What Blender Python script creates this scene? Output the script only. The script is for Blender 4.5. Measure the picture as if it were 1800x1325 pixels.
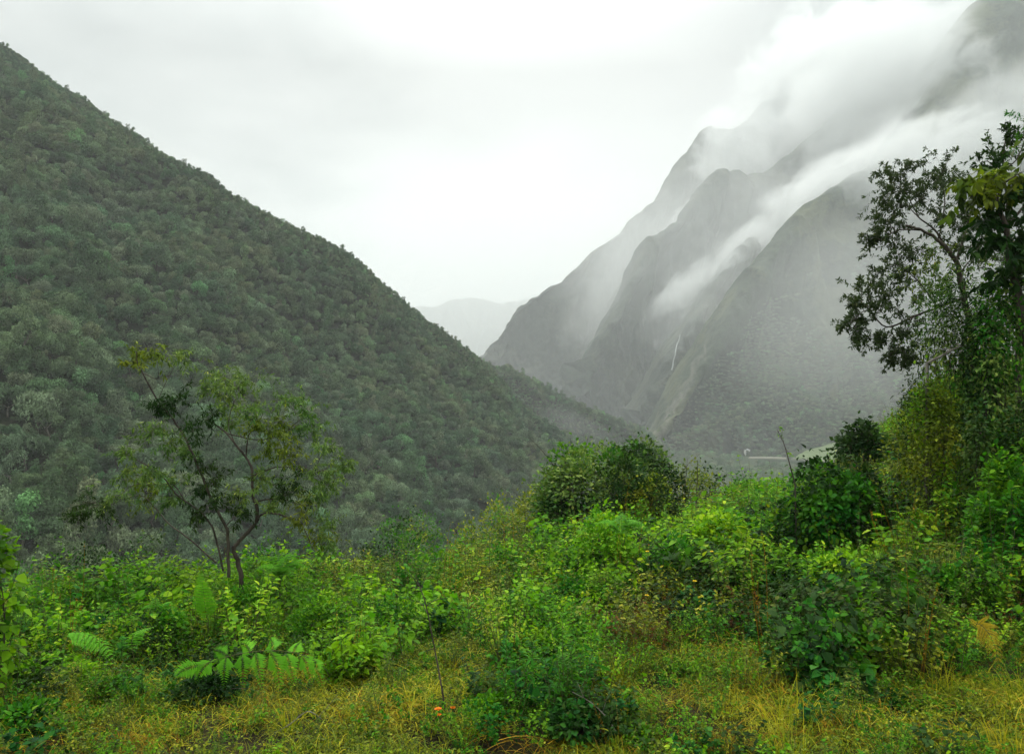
CLOUDS, HAZE, HAZE_D = True, True, 5600.0
import bpy, math, random
import numpy as np
from mathutils import Vector, Matrix, Euler
R = math.radians
rng = np.random.default_rng(7)
random.seed(7)
for o in list(bpy.data.objects): bpy.data.objects.remove(o)
S = bpy.context.scene
COL = S.collection

# ------------------------------------------------------------------ camera
CAM_Z = 3.2; F = 1350.0; PITCH = math.atan(17.5/F)
cam_d = bpy.data.cameras.new('camera'); cam = bpy.data.objects.new('camera', cam_d); COL.objects.link(cam)
cam_d.sensor_width = 36; cam_d.lens = F/1800*36; cam_d.clip_start = .05; cam_d.clip_end = 40000
cam.location = (0, 0, CAM_Z); cam.rotation_euler = (R(90)+PITCH, 0, 0)
S.camera = cam
def P(px, py, Y):
    """point seen at photo pixel (px,py) at distance Y ahead of the camera"""
    a, b = (px-900)/F, (662.5-py)/F
    c, s = math.cos(PITCH), math.sin(PITCH)
    dy, dz = c-b*s, s+b*c
    t = Y/dy
    return np.array((a*t, Y, CAM_Z+dz*t))

# ------------------------------------------------------------------ node helper
def N(nt, typ, ins=None, **props):
    n = nt.nodes.new(typ)
    for k, v in props.items(): setattr(n, k, v)
    for k, v in (ins or {}).items():
        s = n.inputs[k]
        if isinstance(v, bpy.types.NodeSocket): nt.links.new(v, s)
        else:
            if getattr(s, 'type', '') == 'RGBA' and len(v) == 3: v = (*v, 1)
            s.default_value = v
    return n
def M(nt, op, a, b=0.0, clamp=False):
    return N(nt, 'ShaderNodeMath', {0: a, 1: b}, operation=op, use_clamp=clamp).outputs[0]
def mixc(nt, f, a, b, bt='MIX'):
    n = N(nt, 'ShaderNodeMix', data_type='RGBA', blend_type=bt)
    for i, v in ((0, f), (6, a), (7, b)):
        if isinstance(v, bpy.types.NodeSocket): nt.links.new(v, n.inputs[i])
        else: n.inputs[i].default_value = (*v, 1) if i > 0 and len(v) == 3 else v
    return n.outputs[2]
def ramp(nt, f, stops):
    n = N(nt, 'ShaderNodeValToRGB', {0: f}); e = n.color_ramp.elements
    while len(e) < len(stops): e.new(.5)
    for k, (p, c) in enumerate(stops):
        e[k].position = p; e[k].color = (*c, 1) if not isinstance(c, (int, float)) else (c, c, c, 1)
    return n.outputs[0]
def maprange(nt, v, a, b, c=0.0, d=1.0, it='SMOOTHSTEP'):
    return N(nt, 'ShaderNodeMapRange', {0: v, 1: a, 2: b, 3: c, 4: d}, interpolation_type=it).outputs[0]

# ------------------------------------------------------------------ world: overcast sky
SUN_EL, SUN_AZ = R(50), R(-12)         # azimuth measured from +Y towards +X
W = bpy.data.worlds.new('World'); S.world = W; W.use_nodes = True
nt = W.node_tree; nt.nodes.clear()
sky = N(nt, 'ShaderNodeTexSky', sky_type='NISHITA', sun_disc=False, sun_elevation=SUN_EL, sun_rotation=SUN_AZ,
        altitude=1800, air_density=1.0, dust_density=4.0)
tc = N(nt, 'ShaderNodeTexCoord').outputs['Generated']
sep = N(nt, 'ShaderNodeSeparateXYZ', {0: tc})
zz = M(nt, 'MAXIMUM', sep.outputs[2], 0.0)
# cloud deck: direction projected on a flat layer overhead
den = M(nt, 'ADD', zz, .16)
cx, cy = M(nt, 'DIVIDE', sep.outputs[0], den), M(nt, 'DIVIDE', sep.outputs[1], den)
cv = N(nt, 'ShaderNodeCombineXYZ', {0: cx, 1: cy, 2: 3.1}).outputs[0]
n1 = N(nt, 'ShaderNodeTexNoise', {'Vector': cv, 'Scale': .75, 'Detail': 4.0, 'Roughness': .5, 'Distortion': .35}).outputs[0]
n2 = N(nt, 'ShaderNodeTexNoise', {'Vector': cv, 'Scale': 2.2, 'Detail': 4.0, 'Roughness': .5, 'Distortion': .2}).outputs[0]
nn = M(nt, 'ADD', M(nt, 'MULTIPLY', n1, .7), M(nt, 'MULTIPLY', n2, .3))
base = ramp(nt, nn, [(.38, (3.6, 3.85, 3.72)), (.48, (5.0, 5.22, 5.05)), (.58, (6.5, 6.65, 6.4))])
glow_dir = (P(985, 235, 1000)-np.array((0, 0, CAM_Z))); glow_dir /= np.linalg.norm(glow_dir)
dt = N(nt, 'ShaderNodeVectorMath', {0: tc, 1: tuple(glow_dir)}, operation='DOT_PRODUCT').outputs['Value']
g = maprange(nt, M(nt, 'ADD', dt, M(nt, 'MULTIPLY', M(nt, 'SUBTRACT', n2, .5), .05)), .925, 1.0)
base = mixc(nt, M(nt, 'MULTIPLY', g, .75), base, (8.4, 8.5, 8.1))
rise = maprange(nt, zz, .38, 1.0, 1.0, 5.2, 'LINEAR')      # an overcast sky is brightest overhead
base = N(nt, 'ShaderNodeVectorMath', {0: base, 'Scale': rise}, operation='SCALE').outputs[0]
mx = mixc(nt, .93, sky.outputs[0], base)
bg = N(nt, 'ShaderNodeBackground', {0: mx, 1: .10})
nt.links.new(bg.outputs[0], N(nt, 'ShaderNodeOutputWorld').inputs[0])
sd = bpy.data.lights.new('sun', 'SUN'); sd.energy = 2.0; sd.angle = R(24); sd.color = (1, .965, .9)
sun = bpy.data.objects.new('sun', sd); COL.objects.link(sun)
dirv = Vector((math.sin(SUN_AZ)*math.cos(SUN_EL), math.cos(SUN_AZ)*math.cos(SUN_EL), math.sin(SUN_EL)))
sun.rotation_euler = dirv.to_track_quat('Z', 'Y').to_euler()
S.view_settings.view_transform = 'Standard'; S.view_settings.look = 'None'; S.view_settings.exposure = 0.3
S.view_settings.gamma = 1.0
S.render.engine = 'CYCLES'
cy_ = S.cycles
cy_.use_denoising = True
try: cy_.denoiser = 'OPENIMAGEDENOISE'
except Exception: pass
cy_.max_bounces = 6; cy_.diffuse_bounces = 2; cy_.glossy_bounces = 1; cy_.transmission_bounces = 3
cy_.volume_bounces = 3; cy_.transparent_max_bounces = 8; cy_.volume_step_rate = 1.0; cy_.volume_max_steps = 256
cy_.use_adaptive_sampling = False

# ------------------------------------------------------------------ tagging and linking
def tag(o, label=None, cat=None, group=None, kind=None):
    if label: o['label'] = label
    if cat: o['category'] = cat
    if group: o['group'] = group
    if kind: o['kind'] = kind
    return o
def link(name, me, parent=None, loc=None):
    o = bpy.data.objects.new(name, me); COL.objects.link(o)
    if parent: o.parent = parent
    if loc is not None: o.location = loc
    return o
def empty(name, loc=(0, 0, 0), rz=0):
    o = bpy.data.objects.new(name, None); COL.objects.link(o); o.location = loc; o.rotation_euler = (0, 0, rz)
    o.empty_display_size = .2
    return o

# ------------------------------------------------------------------ numpy value noise
def _h(ix, iy, iz, s):
    n = (ix.astype(np.int64)*73856093) ^ (iy.astype(np.int64)*19349663) ^ (iz.astype(np.int64)*83492791) ^ (s*2654435)
    n = (n ^ (n >> 13))*1274126177 & 0x7fffffff
    n = (n ^ (n >> 16)) & 0xffffff
    return n/float(0xffffff)
def vnoise(x, y, z, s=0):
    x, y, z = np.broadcast_arrays(np.asarray(x, float), np.asarray(y, float), np.asarray(z, float))
    ix, iy, iz = np.floor(x), np.floor(y), np.floor(z)
    fx, fy, fz = x-ix, y-iy, z-iz
    fx, fy, fz = [f*f*f*(f*(f*6-15)+10) for f in (fx, fy, fz)]
    r = 0
    for dx in (0, 1):
        for dy in (0, 1):
            for dz in (0, 1):
                w = (fx if dx else 1-fx)*(fy if dy else 1-fy)*(fz if dz else 1-fz)
                r = r+w*_h(ix+dx, iy+dy, iz+dz, s)
    return r*2-1
def fbm(x, y, z=0.0, oct=4, s=0, gain=.5):
    r, a, f = 0, 1, 1
    for k in range(oct):
        r = r+a*vnoise(np.asarray(x)*f+k*17.3, np.asarray(y)*f+k*5.1, np.asarray(z)*f, s+k); a *= gain; f *= 2.03
    return r
def sm(a, b, x):
    t = np.clip((x-a)/(b-a), 0, 1); return t*t*(3-2*t)

# ------------------------------------------------------------------ mesh from arrays
def mesh_np(name, V, Fq, mat, smooth=True, attrs=None, Ft=None, mats=None, midx=None):
    """V (n,3); Fq (m,4) quads; Ft (k,3) triangles"""
    me = bpy.data.meshes.new(name)
    V = np.asarray(V, np.float32)
    nq = 0 if Fq is None else len(Fq); ntr = 0 if Ft is None else len(Ft)
    me.vertices.add(len(V)); me.vertices.foreach_set('co', V.ravel())
    li = []
    if nq: li.append(np.asarray(Fq, np.int32).ravel())
    if ntr: li.append(np.asarray(Ft, np.int32).ravel())
    li = np.concatenate(li); me.loops.add(len(li)); me.loops.foreach_set('vertex_index', li)
    me.polygons.add(nq+ntr)
    st = np.concatenate([np.arange(nq)*4, nq*4+np.arange(ntr)*3]).astype(np.int32)
    me.polygons.foreach_set('loop_start', st)
    if smooth: me.polygons.foreach_set('use_smooth', np.ones(nq+ntr, bool))
    for m in (mats or [mat]): me.materials.append(m)
    if midx is not None: me.polygons.foreach_set('material_index', np.asarray(midx, np.int32))
    me.update(calc_edges=True)
    for k, a in (attrs or {}).items():
        at = me.attributes.new(k, 'FLOAT', 'POINT'); at.data.foreach_set('value', np.asarray(a, np.float32))
    return me
def grid_faces(nu, nv):
    i, j = np.meshgrid(np.arange(nu-1), np.arange(nv-1), indexing='ij')
    a = (i*nv+j).ravel()
    return np.stack([a, a+nv, a+nv+1, a+1], 1)
def cr(Pt, t):
    """Catmull-Rom through rows of Pt (k, ...) at parameters t in [0,k-1]"""
    Pt = np.asarray(Pt, float); k = len(Pt)
    i = np.clip(np.floor(t).astype(int), 0, k-2); f = (t-i)[(...,)+(None,)*(Pt.ndim-1)]
    g = lambda q: np.where((q < 0)[(...,)+(None,)*(Pt.ndim-1)], 2*Pt[0]-Pt[1],
                 np.where((q > k-1)[(...,)+(None,)*(Pt.ndim-1)], 2*Pt[-1]-Pt[-2], Pt[np.clip(q, 0, k-1)]))
    p0, p1, p2, p3 = g(i-1), g(i), g(i+1), g(i+2)
    return .5*(2*p1+(p2-p0)*f+(2*p0-5*p1+4*p2-p3)*f*f+(3*p1-p0-3*p2+p3)*f**3)
def loft(rows, nu, nv, disp=None):
    rows = np.array(rows, float)                      # (rows, cols, 3)
    tv = np.linspace(0, len(rows)-1, nv); tu = np.linspace(0, rows.shape[1]-1, nu)
    A = cr(rows, tv)                                  # (nv, cols, 3)
    G = cr(np.swapaxes(A, 0, 1), tu)                  # (nu, nv, 3)
    if disp is not None:
        du = np.gradient(G, axis=0); dv = np.gradient(G, axis=1)
        nrm = np.cross(du, dv); nrm /= np.linalg.norm(nrm, axis=2, keepdims=True)+1e-9
        nrm *= np.where(nrm[..., 1:2]*-1+nrm[..., 2:3]*.6 < 0, -1, 1)
        G = G+nrm*disp(G, tu[:, None]/(rows.shape[1]-1), tv[None, :]/(len(rows)-1))[..., None]
    return G
# ------------------------------------------------------------------ materials for land
def land_mat(name, c_forest, c_dark, c_grass, grass_amt=.5, scale=1/120., bare=True):
    m = bpy.data.materials.new(name); m.use_nodes = True; nt = m.node_tree; nt.nodes.clear()
    geo = N(nt, 'ShaderNodeNewGeometry'); p = geo.outputs['Position']
    a = N(nt, 'ShaderNodeTexNoise', {'Vector': p, 'Scale': scale, 'Detail': 6.0, 'Roughness': .6}).outputs[0]
    b = N(nt, 'ShaderNodeTexNoise', {'Vector': p, 'Scale': scale*14, 'Detail': 4.0, 'Roughness': .7}).outputs[0]
    c = mixc(nt, maprange(nt, b, .35, .65), c_dark, c_forest)
    c = mixc(nt, maprange(nt, M(nt, 'ADD', a, M(nt, 'MULTIPLY', M(nt, 'SUBTRACT', b, .5), .35)), .62-.3*grass_amt, .72-.3*grass_amt), c, c_grass)
    if bare:
        at = N(nt, 'ShaderNodeAttribute', attribute_name='bare').outputs['Fac']
        bb = M(nt, 'MULTIPLY', at, M(nt, 'ADD', .2, b), True)
        c = mixc(nt, bb, c, (.16, .15, .125))
    bs = N(nt, 'ShaderNodeBsdfPrincipled', {'Base Color': c, 'Roughness': .95, 'Specular IOR Level': .1})
    bmp = N(nt, 'ShaderNodeBump', {'Height': b, 'Strength': .8, 'Distance': .5/scale/14})
    nt.links.new(bmp.outputs[0], bs.inputs['Normal'])
    nt.links.new(bs.outputs[0], N(nt, 'ShaderNodeOutputMaterial').inputs[0])
    return m
m_left = land_mat('forest_floor', (.022, .030, .014), (.012, .017, .009), (.03, .033, .018), .3, 1/60., False)
m_r1 = land_mat('mountain_near', (.030, .046, .024), (.014, .024, .015), (.056, .066, .032), .5)
m_r2 = land_mat('mountain_mid', (.030, .042, .027), (.015, .022, .018), (.048, .056, .036), .45)
m_r4 = land_mat('mountain_far', (.035, .042, .032), (.02, .026, .022), (.055, .06, .045), .5)
m_val = land_mat('valley_floor', (.04, .06, .028), (.02, .035, .016), (.06, .08, .03), .3)

def structure(name, me, label):
    o = link(name, me); tag(o, label, None, None, 'structure'); return o
def surf(name, G, mat, attrs=None):
    return mesh_np(name, G.reshape(-1, 3), grid_faces(G.shape[0], G.shape[1]), mat, True, attrs)

ZV = -105.0        # valley floor
# ---- left hill
A = [(-900, 1500, 70), (0, 1400, 95), (400, 1260, 140), (650, 1150, 200), (800, 1060, 280), (930, 990, 370), (1030, 930, 470), (1120, 890, 560)]
B = [(-900, 780, 230), (0, 820, 190), (330, 800, 235), (560, 800, 300), (730, 800, 370), (880, 810, 450), (970, 830, 530), (1080, 860, 600)]
C = [(-900, -540, 700), (0, 96, 520), (150, 190, 505), (245, 262, 495), (335, 312, 492), (400, 345, 496), (480, 398, 503), (560, 450, 510), (640, 500, 530), (720, 560, 550), (790, 612, 580), (860, 660, 610), (945, 742, 660), (1040, 840, 700)]
def pts(L): return [P(*q) for q in L]
def resamp(L, xs_): return [(x, float(np.interp(x, [q[0] for q in L], [q[1] for q in L])), float(np.interp(x, [q[0] for q in L], [q[2] for q in L]))) for x in xs_]
A = resamp(A, [q[0] for q in C]); B = resamp(B, [q[0] for q in C])
Bk = [p+np.array((60, 330, -170)) for p in pts(C)]
Bm = [(a*.5+c*.5)+np.array((0, 0, -8)) for a, c in zip(pts(B), pts(C))]
def disp_left(G, u, v):
    w = np.sin(np.pi*np.clip(v*1.15, 0, 1))
    x, y, z = G[..., 0], G[..., 1], G[..., 2]
    return (9*fbm(x/90, y/90, z/110, 3, 3)+2.5*fbm(x/22, y/22, z/22, 2, 9))*(.25+.75*w)
GL = loft([pts(A), pts(B), Bm, pts(C), Bk], 260, 200, disp_left)
structure('forested_hill', surf('forested_hill', GL, m_left), 'steep forested hillside filling the left of the valley')
# ---- its spur behind
A = [(780, 1000, 640), (900, 960, 700), (1000, 900, 790), (1080, 850, 900), (1140, 805, 1040), (1190, 800, 1200)]
C = [(700, 560, 820), (850, 640, 860), (950, 688, 880), (1030, 722, 930), (1100, 757, 1010), (1165, 800, 1150)]
Bk = [p+np.array((40, 260, -110)) for p in pts(C)]
Bm = [(a*.5+c*.5)+np.array((0, 0, -6)) for a, c in zip(pts(A), pts(C))]
GS = loft([pts(A), Bm, pts(C), Bk], 120, 90, lambda G, u, v: (6*fbm(G[..., 0]/80, G[..., 1]/80, G[..., 2]/80, 3, 5))*(.3+.7*np.sin(np.pi*np.clip(v*1.3, 0, 1))))
structure('hill_spur', surf('hill_spur', GS, m_left), 'low forested spur running down behind the left hillside')

# ---- right mountains: each a ridge with a front face to the valley and a back face
def near(Y): return float(np.interp(Y, [0, 1000, 1400, 2600, 4300, 7400], [0, 900, 1190, 1850, 2850, 5600]))
def mountain(name, label, ridge, foot, mat, back=(-250, 600, -500), nu=260, nv=170, amp=30, sc=220, seed=1, ribs=1.0, bare=None, bulge=0, mids=None):
    Rg, Ft = [P(a, b, near(c)) for a, b, c in ridge], [P(a, b, near(c)) for a, b, c in foot]
    back = [q*.75 for q in back]
    for k in range(len(Ft)): Ft[k] = Ft[k].copy(); Ft[k][2] = min(Ft[k][2], ZV-4) if True else Ft[k][2]
    M1 = [f+(r-f)*np.array((.36, .36, .27)) for f, r in zip(Ft, Rg)]
    M2 = [f+(r-f)*np.array((.70, .70, .64))+np.array((0, 0, bulge)) for f, r in zip(Ft, Rg)]
    Bk = [r+np.array(back) for r in Rg]
    def dsp(G, u, v):
        x, y, z = G[..., 0], G[..., 1], G[..., 2]
        w = sm(0, .12, v)*(.25+.75*(1-sm(.55, .75, v))+.0*v)
        rid = 1-np.abs(fbm(u*9+.35*fbm(x/300, y/300, z/300, 2, seed+9), v*1.6, 0, 3, seed+3))*2
        crag = 1-np.abs(fbm(x/70+.4*fbm(x/150, y/150, z/200, 2, seed+6), y/70, z/150, 4, seed+7))*1.8
        fine = 1-np.abs(fbm(u*34+.5*fbm(x/120, y/120, z/120, 2, seed+12), v*4, 0, 3, seed+13))*2
        return w*(amp*fbm(x/sc, y/sc, z/sc, 5, seed)+ribs*amp*.9*(rid-.5)+amp*.42*(crag-.5)+amp*.28*ribs*(fine-.5)+amp*.2*fbm(x/22, y/22, z/22, 3, seed+4))
    G = loft([Ft, M1, M2, Rg, Bk], nu, nv, dsp)
    at = {'bare': np.zeros(nu*nv)}
    if bare is not None: at['bare'] = bare(G).ravel()
    structure(name, surf(name, G, mat, at), label)
    return G
def proj(G):
    """photo pixel of each point, used to lay out real ground features such as the landslip"""
    c, s = math.cos(PITCH), math.sin(PITCH)
    x, y, z = G[..., 0], G[..., 1], G[..., 2]-CAM_Z
    f = y*c+z*s; u = -y*s+z*c
    return 900+F*x/f, 662.5-F*u/f

def scar(G):
    px, py = proj(G)
    cxp = np.interp(py, [590, 640, 690, 740, 775], [1246, 1228, 1200, 1172, 1152])
    w = np.interp(py, [560, 590, 660, 720, 775], [2, 9, 17, 20, 12])
    nz = fbm(px/14, py/22, 0, 3, 77)*9
    return (1-sm(.3, 1.0, np.abs(px-cxp+nz)/(w*.75)))*sm(575, 610, py)*(.55+.45*fbm(px/7, py/12, 0, 3, 78))
G1 = mountain('mountain', 'near steep green mountain face on the right above the village',
    [(1125, 800, 1520), (1180, 720, 1560), (1232, 625, 1620), (1285, 520, 1700), (1340, 440, 1780), (1400, 372, 1880), (1475, 325, 2000), (1550, 285, 2120), (1625, 170, 2350), (1690, 45, 2500), (1760, -25, 2600), (1900, -30, 2650), (2300, -40, 2700)],
    [(1150, 790, 1470), (1230, 795, 1420), (1300, 798, 1380), (1370, 800, 1330), (1450, 803, 1290), (1550, 806, 1250), (1650, 810, 1200), (1750, 812, 1150), (1900, 815, 1100), (2100, 820, 1050), (2300, 830, 1000), (2700, 850, 900), (3300, 900, 800)],
    m_r1, back=(-260, 520, -520), amp=26, seed=11, bulge=-25, nu=420, nv=260, bare=scar)
G2 = mountain('mountain', 'dark middle spur with a pale landslip beside the near mountain face',
    [(1085, 800, 2000), (1130, 720, 2020), (1175, 640, 2050), (1215, 560, 2080), (1255, 490, 2120), (1290, 440, 2160), (1318, 416, 2200), (1345, 425, 2280), (1420, 330, 2500), (1550, 240, 2700), (1700, 150, 2900)],
    [(1090, 790, 1980), (1130, 792, 1900), (1170, 793, 1850), (1210, 794, 1830), (1250, 795, 1800), (1300, 795, 1790), (1350, 795, 1780), (1400, 797, 1760), (1500, 797, 1740), (1600, 800, 1720), (1750, 800, 1700)],
    m_r2, back=(-260, 420, -450), amp=32, seed=23, nu=260, nv=200, bare=scar)
G3 = mountain('mountain', 'steep dark rock spur half veiled by mist behind the landslip',
    [(985, 760, 2500), (1010, 690, 2540), (1035, 620, 2580), (1075, 560, 2620), (1105, 490, 2660), (1140, 420, 2700), (1195, 370, 2740), (1240, 322, 2780), (1275, 305, 2820), (1310, 320, 2900), (1400, 250, 3050), (1550, 120, 3250), (1750, 60, 3400)],
    [(960, 775, 2450), (1010, 780, 2380), (1050, 782, 2330), (1090, 783, 2300), (1130, 784, 2280), (1170, 785, 2260), (1210, 785, 2250), (1250, 786, 2240), (1300, 786, 2230), (1350, 786, 2220), (1450, 786, 2200), (1600, 788, 2180), (1800, 790, 2150)],
    m_r2, back=(-300, 520, -600), amp=42, seed=37, nu=260, nv=200)
G4 = mountain('mountain', 'pale hazy mountain shoulder rising to a thin peak lost in cloud',
    [(850, 720, 3000), (858, 655, 3020), (872, 600, 3060), (905, 552, 3100), (950, 515, 3160), (1005, 472, 3220), (1045, 430, 3270), (1085, 408, 3320), (1115, 372, 3370), (1160, 338, 3420), (1192, 285, 3480), (1216, 246, 3520), (1238, 222, 3560), (1262, 228, 3600), (1300, 222, 3650), (1380, 170, 3800), (1700, 120, 4200)],
    [(830, 755, 2950), (860, 760, 2880), (890, 762, 2840), (920, 764, 2810), (960, 766, 2790), (1000, 767, 2780), (1040, 768, 2770), (1080, 768, 2760), (1120, 768, 2750), (1160, 768, 2740), (1200, 769, 2730), (1240, 769, 2720), (1280, 769, 2710), (1320, 770, 2700), (1400, 770, 2690), (1550, 770, 2680), (1800, 772, 2650)],
    m_r4, back=(-300, 600, -700), amp=34, seed=51, nu=300, nv=200, ribs=.7)
G5 = mountain('mountain', 'faint distant mountain range closing the end of the valley',
    [(200, 520, 7000), (450, 560, 7000), (600, 545, 7000), (700, 548, 7000), (770, 541, 7000), (830, 529, 7000), (900, 536, 7000), (960, 520, 7000), (1200, 430, 7200), (1600, 400, 7400)],
    [(150, 700, 5200), (420, 700, 5200), (600, 700, 5200), (700, 700, 5200), (770, 700, 5200), (840, 700, 5200), (900, 700, 5200), (1000, 700, 5200), (1250, 700, 5300), (1650, 700, 5400)],
    m_r4, back=(0, 1500, -700), amp=60, seed=61, nu=200, nv=100, sc=700)
# low dark toe between left hill and the pale shoulder
G6 = mountain('mountain', 'small pale foothill in the notch at the valley end',
    [(760, 660, 4200), (820, 640, 4250), (855, 622, 4300), (880, 618, 4350), (940, 640, 4400)],
    [(740, 720, 3900), (800, 720, 3900), (850, 720, 3900), (900, 720, 3900), (960, 720, 3900)],
    m_r4, back=(0, 500, -300), amp=20, seed=71, nu=80, nv=50)

# ---- valley floor
xs = np.concatenate([np.linspace(-9000, -1500, 12), np.linspace(-1300, 2200, 110), np.linspace(2500, 9000, 12)])
ys = np.concatenate([np.linspace(-1500, 100, 10), np.linspace(150, 2600, 110), np.linspace(2900, 9500, 14)])
X, Y = np.meshgrid(xs, ys, indexing='ij')
Z = ZV+5*fbm(X/180, Y/180, 0, 3, 81)
structure('valley_floor', surf('valley_floor', np.stack([X, Y, Z], -1), m_val, {'bare': np.zeros(X.size)}), 'wooded floor of the valley')
# ------------------------------------------------------------------ leaf and plant library
def nrmz(v): return v/(np.linalg.norm(v, axis=-1, keepdims=True)+1e-9)
def LT(w=.3, droop=.12, fold=.08, wide_at=.3):
    a, b = wide_at, min(wide_at+.38, .8)
    V = np.array([(0, 0, 0), (a, w, fold), (a, 0, 0), (a, -w, fold), (b, w*.8, fold*.7-droop*.4), (b, 0, -droop*.4), (b, -w*.8, fold*.7-droop*.4), (1, 0, -droop)])
    return V, np.array([(2, 5, 4, 1), (2, 3, 6, 5)]), np.array([(0, 2, 1), (0, 3, 2), (5, 7, 4), (5, 6, 7)])
T_OV, T_HEART, T_LANCE = LT(.30, .16), LT(.42, .2, .1, .22), LT(.12, .22, .03, .35)
T_Q = (np.array([(0, 0, 0), (.45, .34, .07), (1, 0, -.06), (.45, -.34, .07)]), np.array([(0, 3, 2, 1)]), np.zeros((0, 3), int))
T_PIN = (np.array([(0, 0, 0), (.45, .11, .03), (1, 0, -.1), (.45, -.11, .03)]), np.array([(0, 3, 2, 1)]), np.zeros((0, 3), int))
T_QN = (np.array([(0, 0, 0), (.45, .16, .04), (1, 0, -.1), (.45, -.16, .04)]), np.array([(0, 3, 2, 1)]), np.zeros((0, 3), int))
class MB:
    def __init__(s): s.V = []; s.Q = []; s.T = []; s.t = []; s.mq = []; s.mt = []; s.n = 0
    def leaves(s, T, pos, d, up, ln, tint, mi=0):
        pos, d, up = np.asarray(pos, float), nrmz(np.asarray(d, float)), np.asarray(up, float)
        n = len(pos); ln = np.broadcast_to(ln, n); tint = np.broadcast_to(tint, n)
        y = nrmz(np.cross(up, d)); z = np.cross(d, y)
        tv, tq, tt = T; k = len(tv)
        L = tv[None]*ln[:, None, None]
        V = pos[:, None]+L[..., :1]*d[:, None]+L[..., 1:2]*y[:, None]+L[..., 2:]*z[:, None]
        off = s.n+np.arange(n)*k
        s.V.append(V.reshape(-1, 3)); s.t.append(np.repeat(tint, k)); s.n += n*k
        s.Q.append((tq[None]+off[:, None, None]).reshape(-1, 4)); s.mq.append(np.full(n*len(tq), mi))
        if len(tt): s.T.append((tt[None]+off[:, None, None]).reshape(-1, 3)); s.mt.append(np.full(n*len(tt), mi))
    def tube(s, pts_, rad, k=5, tint=.5, mi=1):
        Pp = np.asarray(pts_, float); m = len(Pp); rad = np.broadcast_to(rad, m)
        tg = nrmz(np.gradient(Pp, axis=0)); ref = np.array((.31, .22, .92)) if abs(tg[:, 2]).mean() < .9 else np.array((1., .1, 0))
        a = nrmz(np.cross(tg, ref)); b = np.cross(tg, a)
        an = np.arange(k)/k*2*np.pi
        V = Pp[:, None]+rad[:, None, None]*(np.cos(an)[None, :, None]*a[:, None]+np.sin(an)[None, :, None]*b[:, None])
        i, j = np.meshgrid(np.arange(m-1), np.arange(k), indexing='ij'); j2 = (j+1) % k
        Fq = np.stack([i*k+j, i*k+j2, (i+1)*k+j2, (i+1)*k+j], -1).reshape(-1, 4)+s.n
        s.V.append(V.reshape(-1, 3)); s.t.append(np.full(m*k, tint)); s.n += m*k
        s.Q.append(Fq); s.mq.append(np.full(len(Fq), mi))
    def blade(s, P0, d0, ln, w, bend, tint, mi=0, seg=4):
        """arching grass blades: arrays of n"""
        n = len(P0); d0 = nrmz(d0); side = nrmz(np.cross(d0, np.array((0, 0, 1.)))+rng.normal(0, .15, (n, 3)))
        V = np.zeros((n, seg+1, 2, 3)); p = P0.copy(); d = d0.copy()
        for i in range(seg+1):
            ww = (w*(1-(i/seg)**1.5)+.0004)[:, None]
            V[:, i, 0] = p-side*ww; V[:, i, 1] = p+side*ww
            p = p+d*(ln/seg)[:, None]; d = nrmz(d+np.array((0, 0, -1.))*bend[:, None]/seg)
        off = s.n+np.arange(n)*(seg+1)*2
        i = np.arange(seg); f = np.stack([i*2, i*2+1, i*2+3, i*2+2], 1)
        s.V.append(V.reshape(-1, 3)); s.t.append(np.repeat(tint, (seg+1)*2)); s.n += n*(seg+1)*2
        s.Q.append((f[None]+off[:, None, None]).reshape(-1, 4)); s.mq.append(np.full(n*seg, mi))
    def build(s, name, mats, smooth=False):
        Q = np.concatenate(s.Q) if s.Q else None; T = np.concatenate(s.T) if s.T else None
        mi = np.concatenate(s.mq+s.mt)
        return mesh_np(name, np.concatenate(s.V), Q, None, smooth, {'tint': np.concatenate(s.t)}, T, mats, mi)

def leaf_mat(name, stops, trans=.35, rough=.45, spec=.35, objvar=.5, tcol=None, patch=0.0):
    m = bpy.data.materials.new(name); m.use_nodes = True; nt = m.node_tree; nt.nodes.clear()
    t = N(nt, 'ShaderNodeAttribute', attribute_name='tint').outputs['Fac']
    oi = N(nt, 'ShaderNodeObjectInfo').outputs['Random']
    f = M(nt, 'ADD', t, M(nt, 'MULTIPLY', M(nt, 'SUBTRACT', oi, .5), objvar), True)
    c = ramp(nt, f, stops)
    if patch:
        p = N(nt, 'ShaderNodeNewGeometry').outputs['Position']
        nz = N(nt, 'ShaderNodeTexNoise', {'Vector': p, 'Scale': patch, 'Detail': 2.0}).outputs[0]
        hs = N(nt, 'ShaderNodeHueSaturation', {'Color': c, 'Hue': maprange(nt, nz, .3, .7, .47, .53, 'LINEAR'), 'Value': maprange(nt, nz, .3, .7, 1.25, .75, 'LINEAR')})
        c = hs.outputs[0]
    b = N(nt, 'ShaderNodeBsdfPrincipled', {'Base Color': c, 'Roughness': min(rough+.12, 1), 'Specular IOR Level': spec*.35})
    if trans > 0:
        tl = mixc(nt, 1.0, c, tcol or (1.25, 1.25, .55), 'MULTIPLY')
        tr = N(nt, 'ShaderNodeBsdfTranslucent', {'Color': tl})
        out = N(nt, 'ShaderNodeMixShader', {0: trans, 1: b.outputs[0], 2: tr.outputs[0]}).outputs[0]
    else: out = b.outputs[0]
    nt.links.new(out, N(nt, 'ShaderNodeOutputMaterial').inputs[0])
    return m
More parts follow.
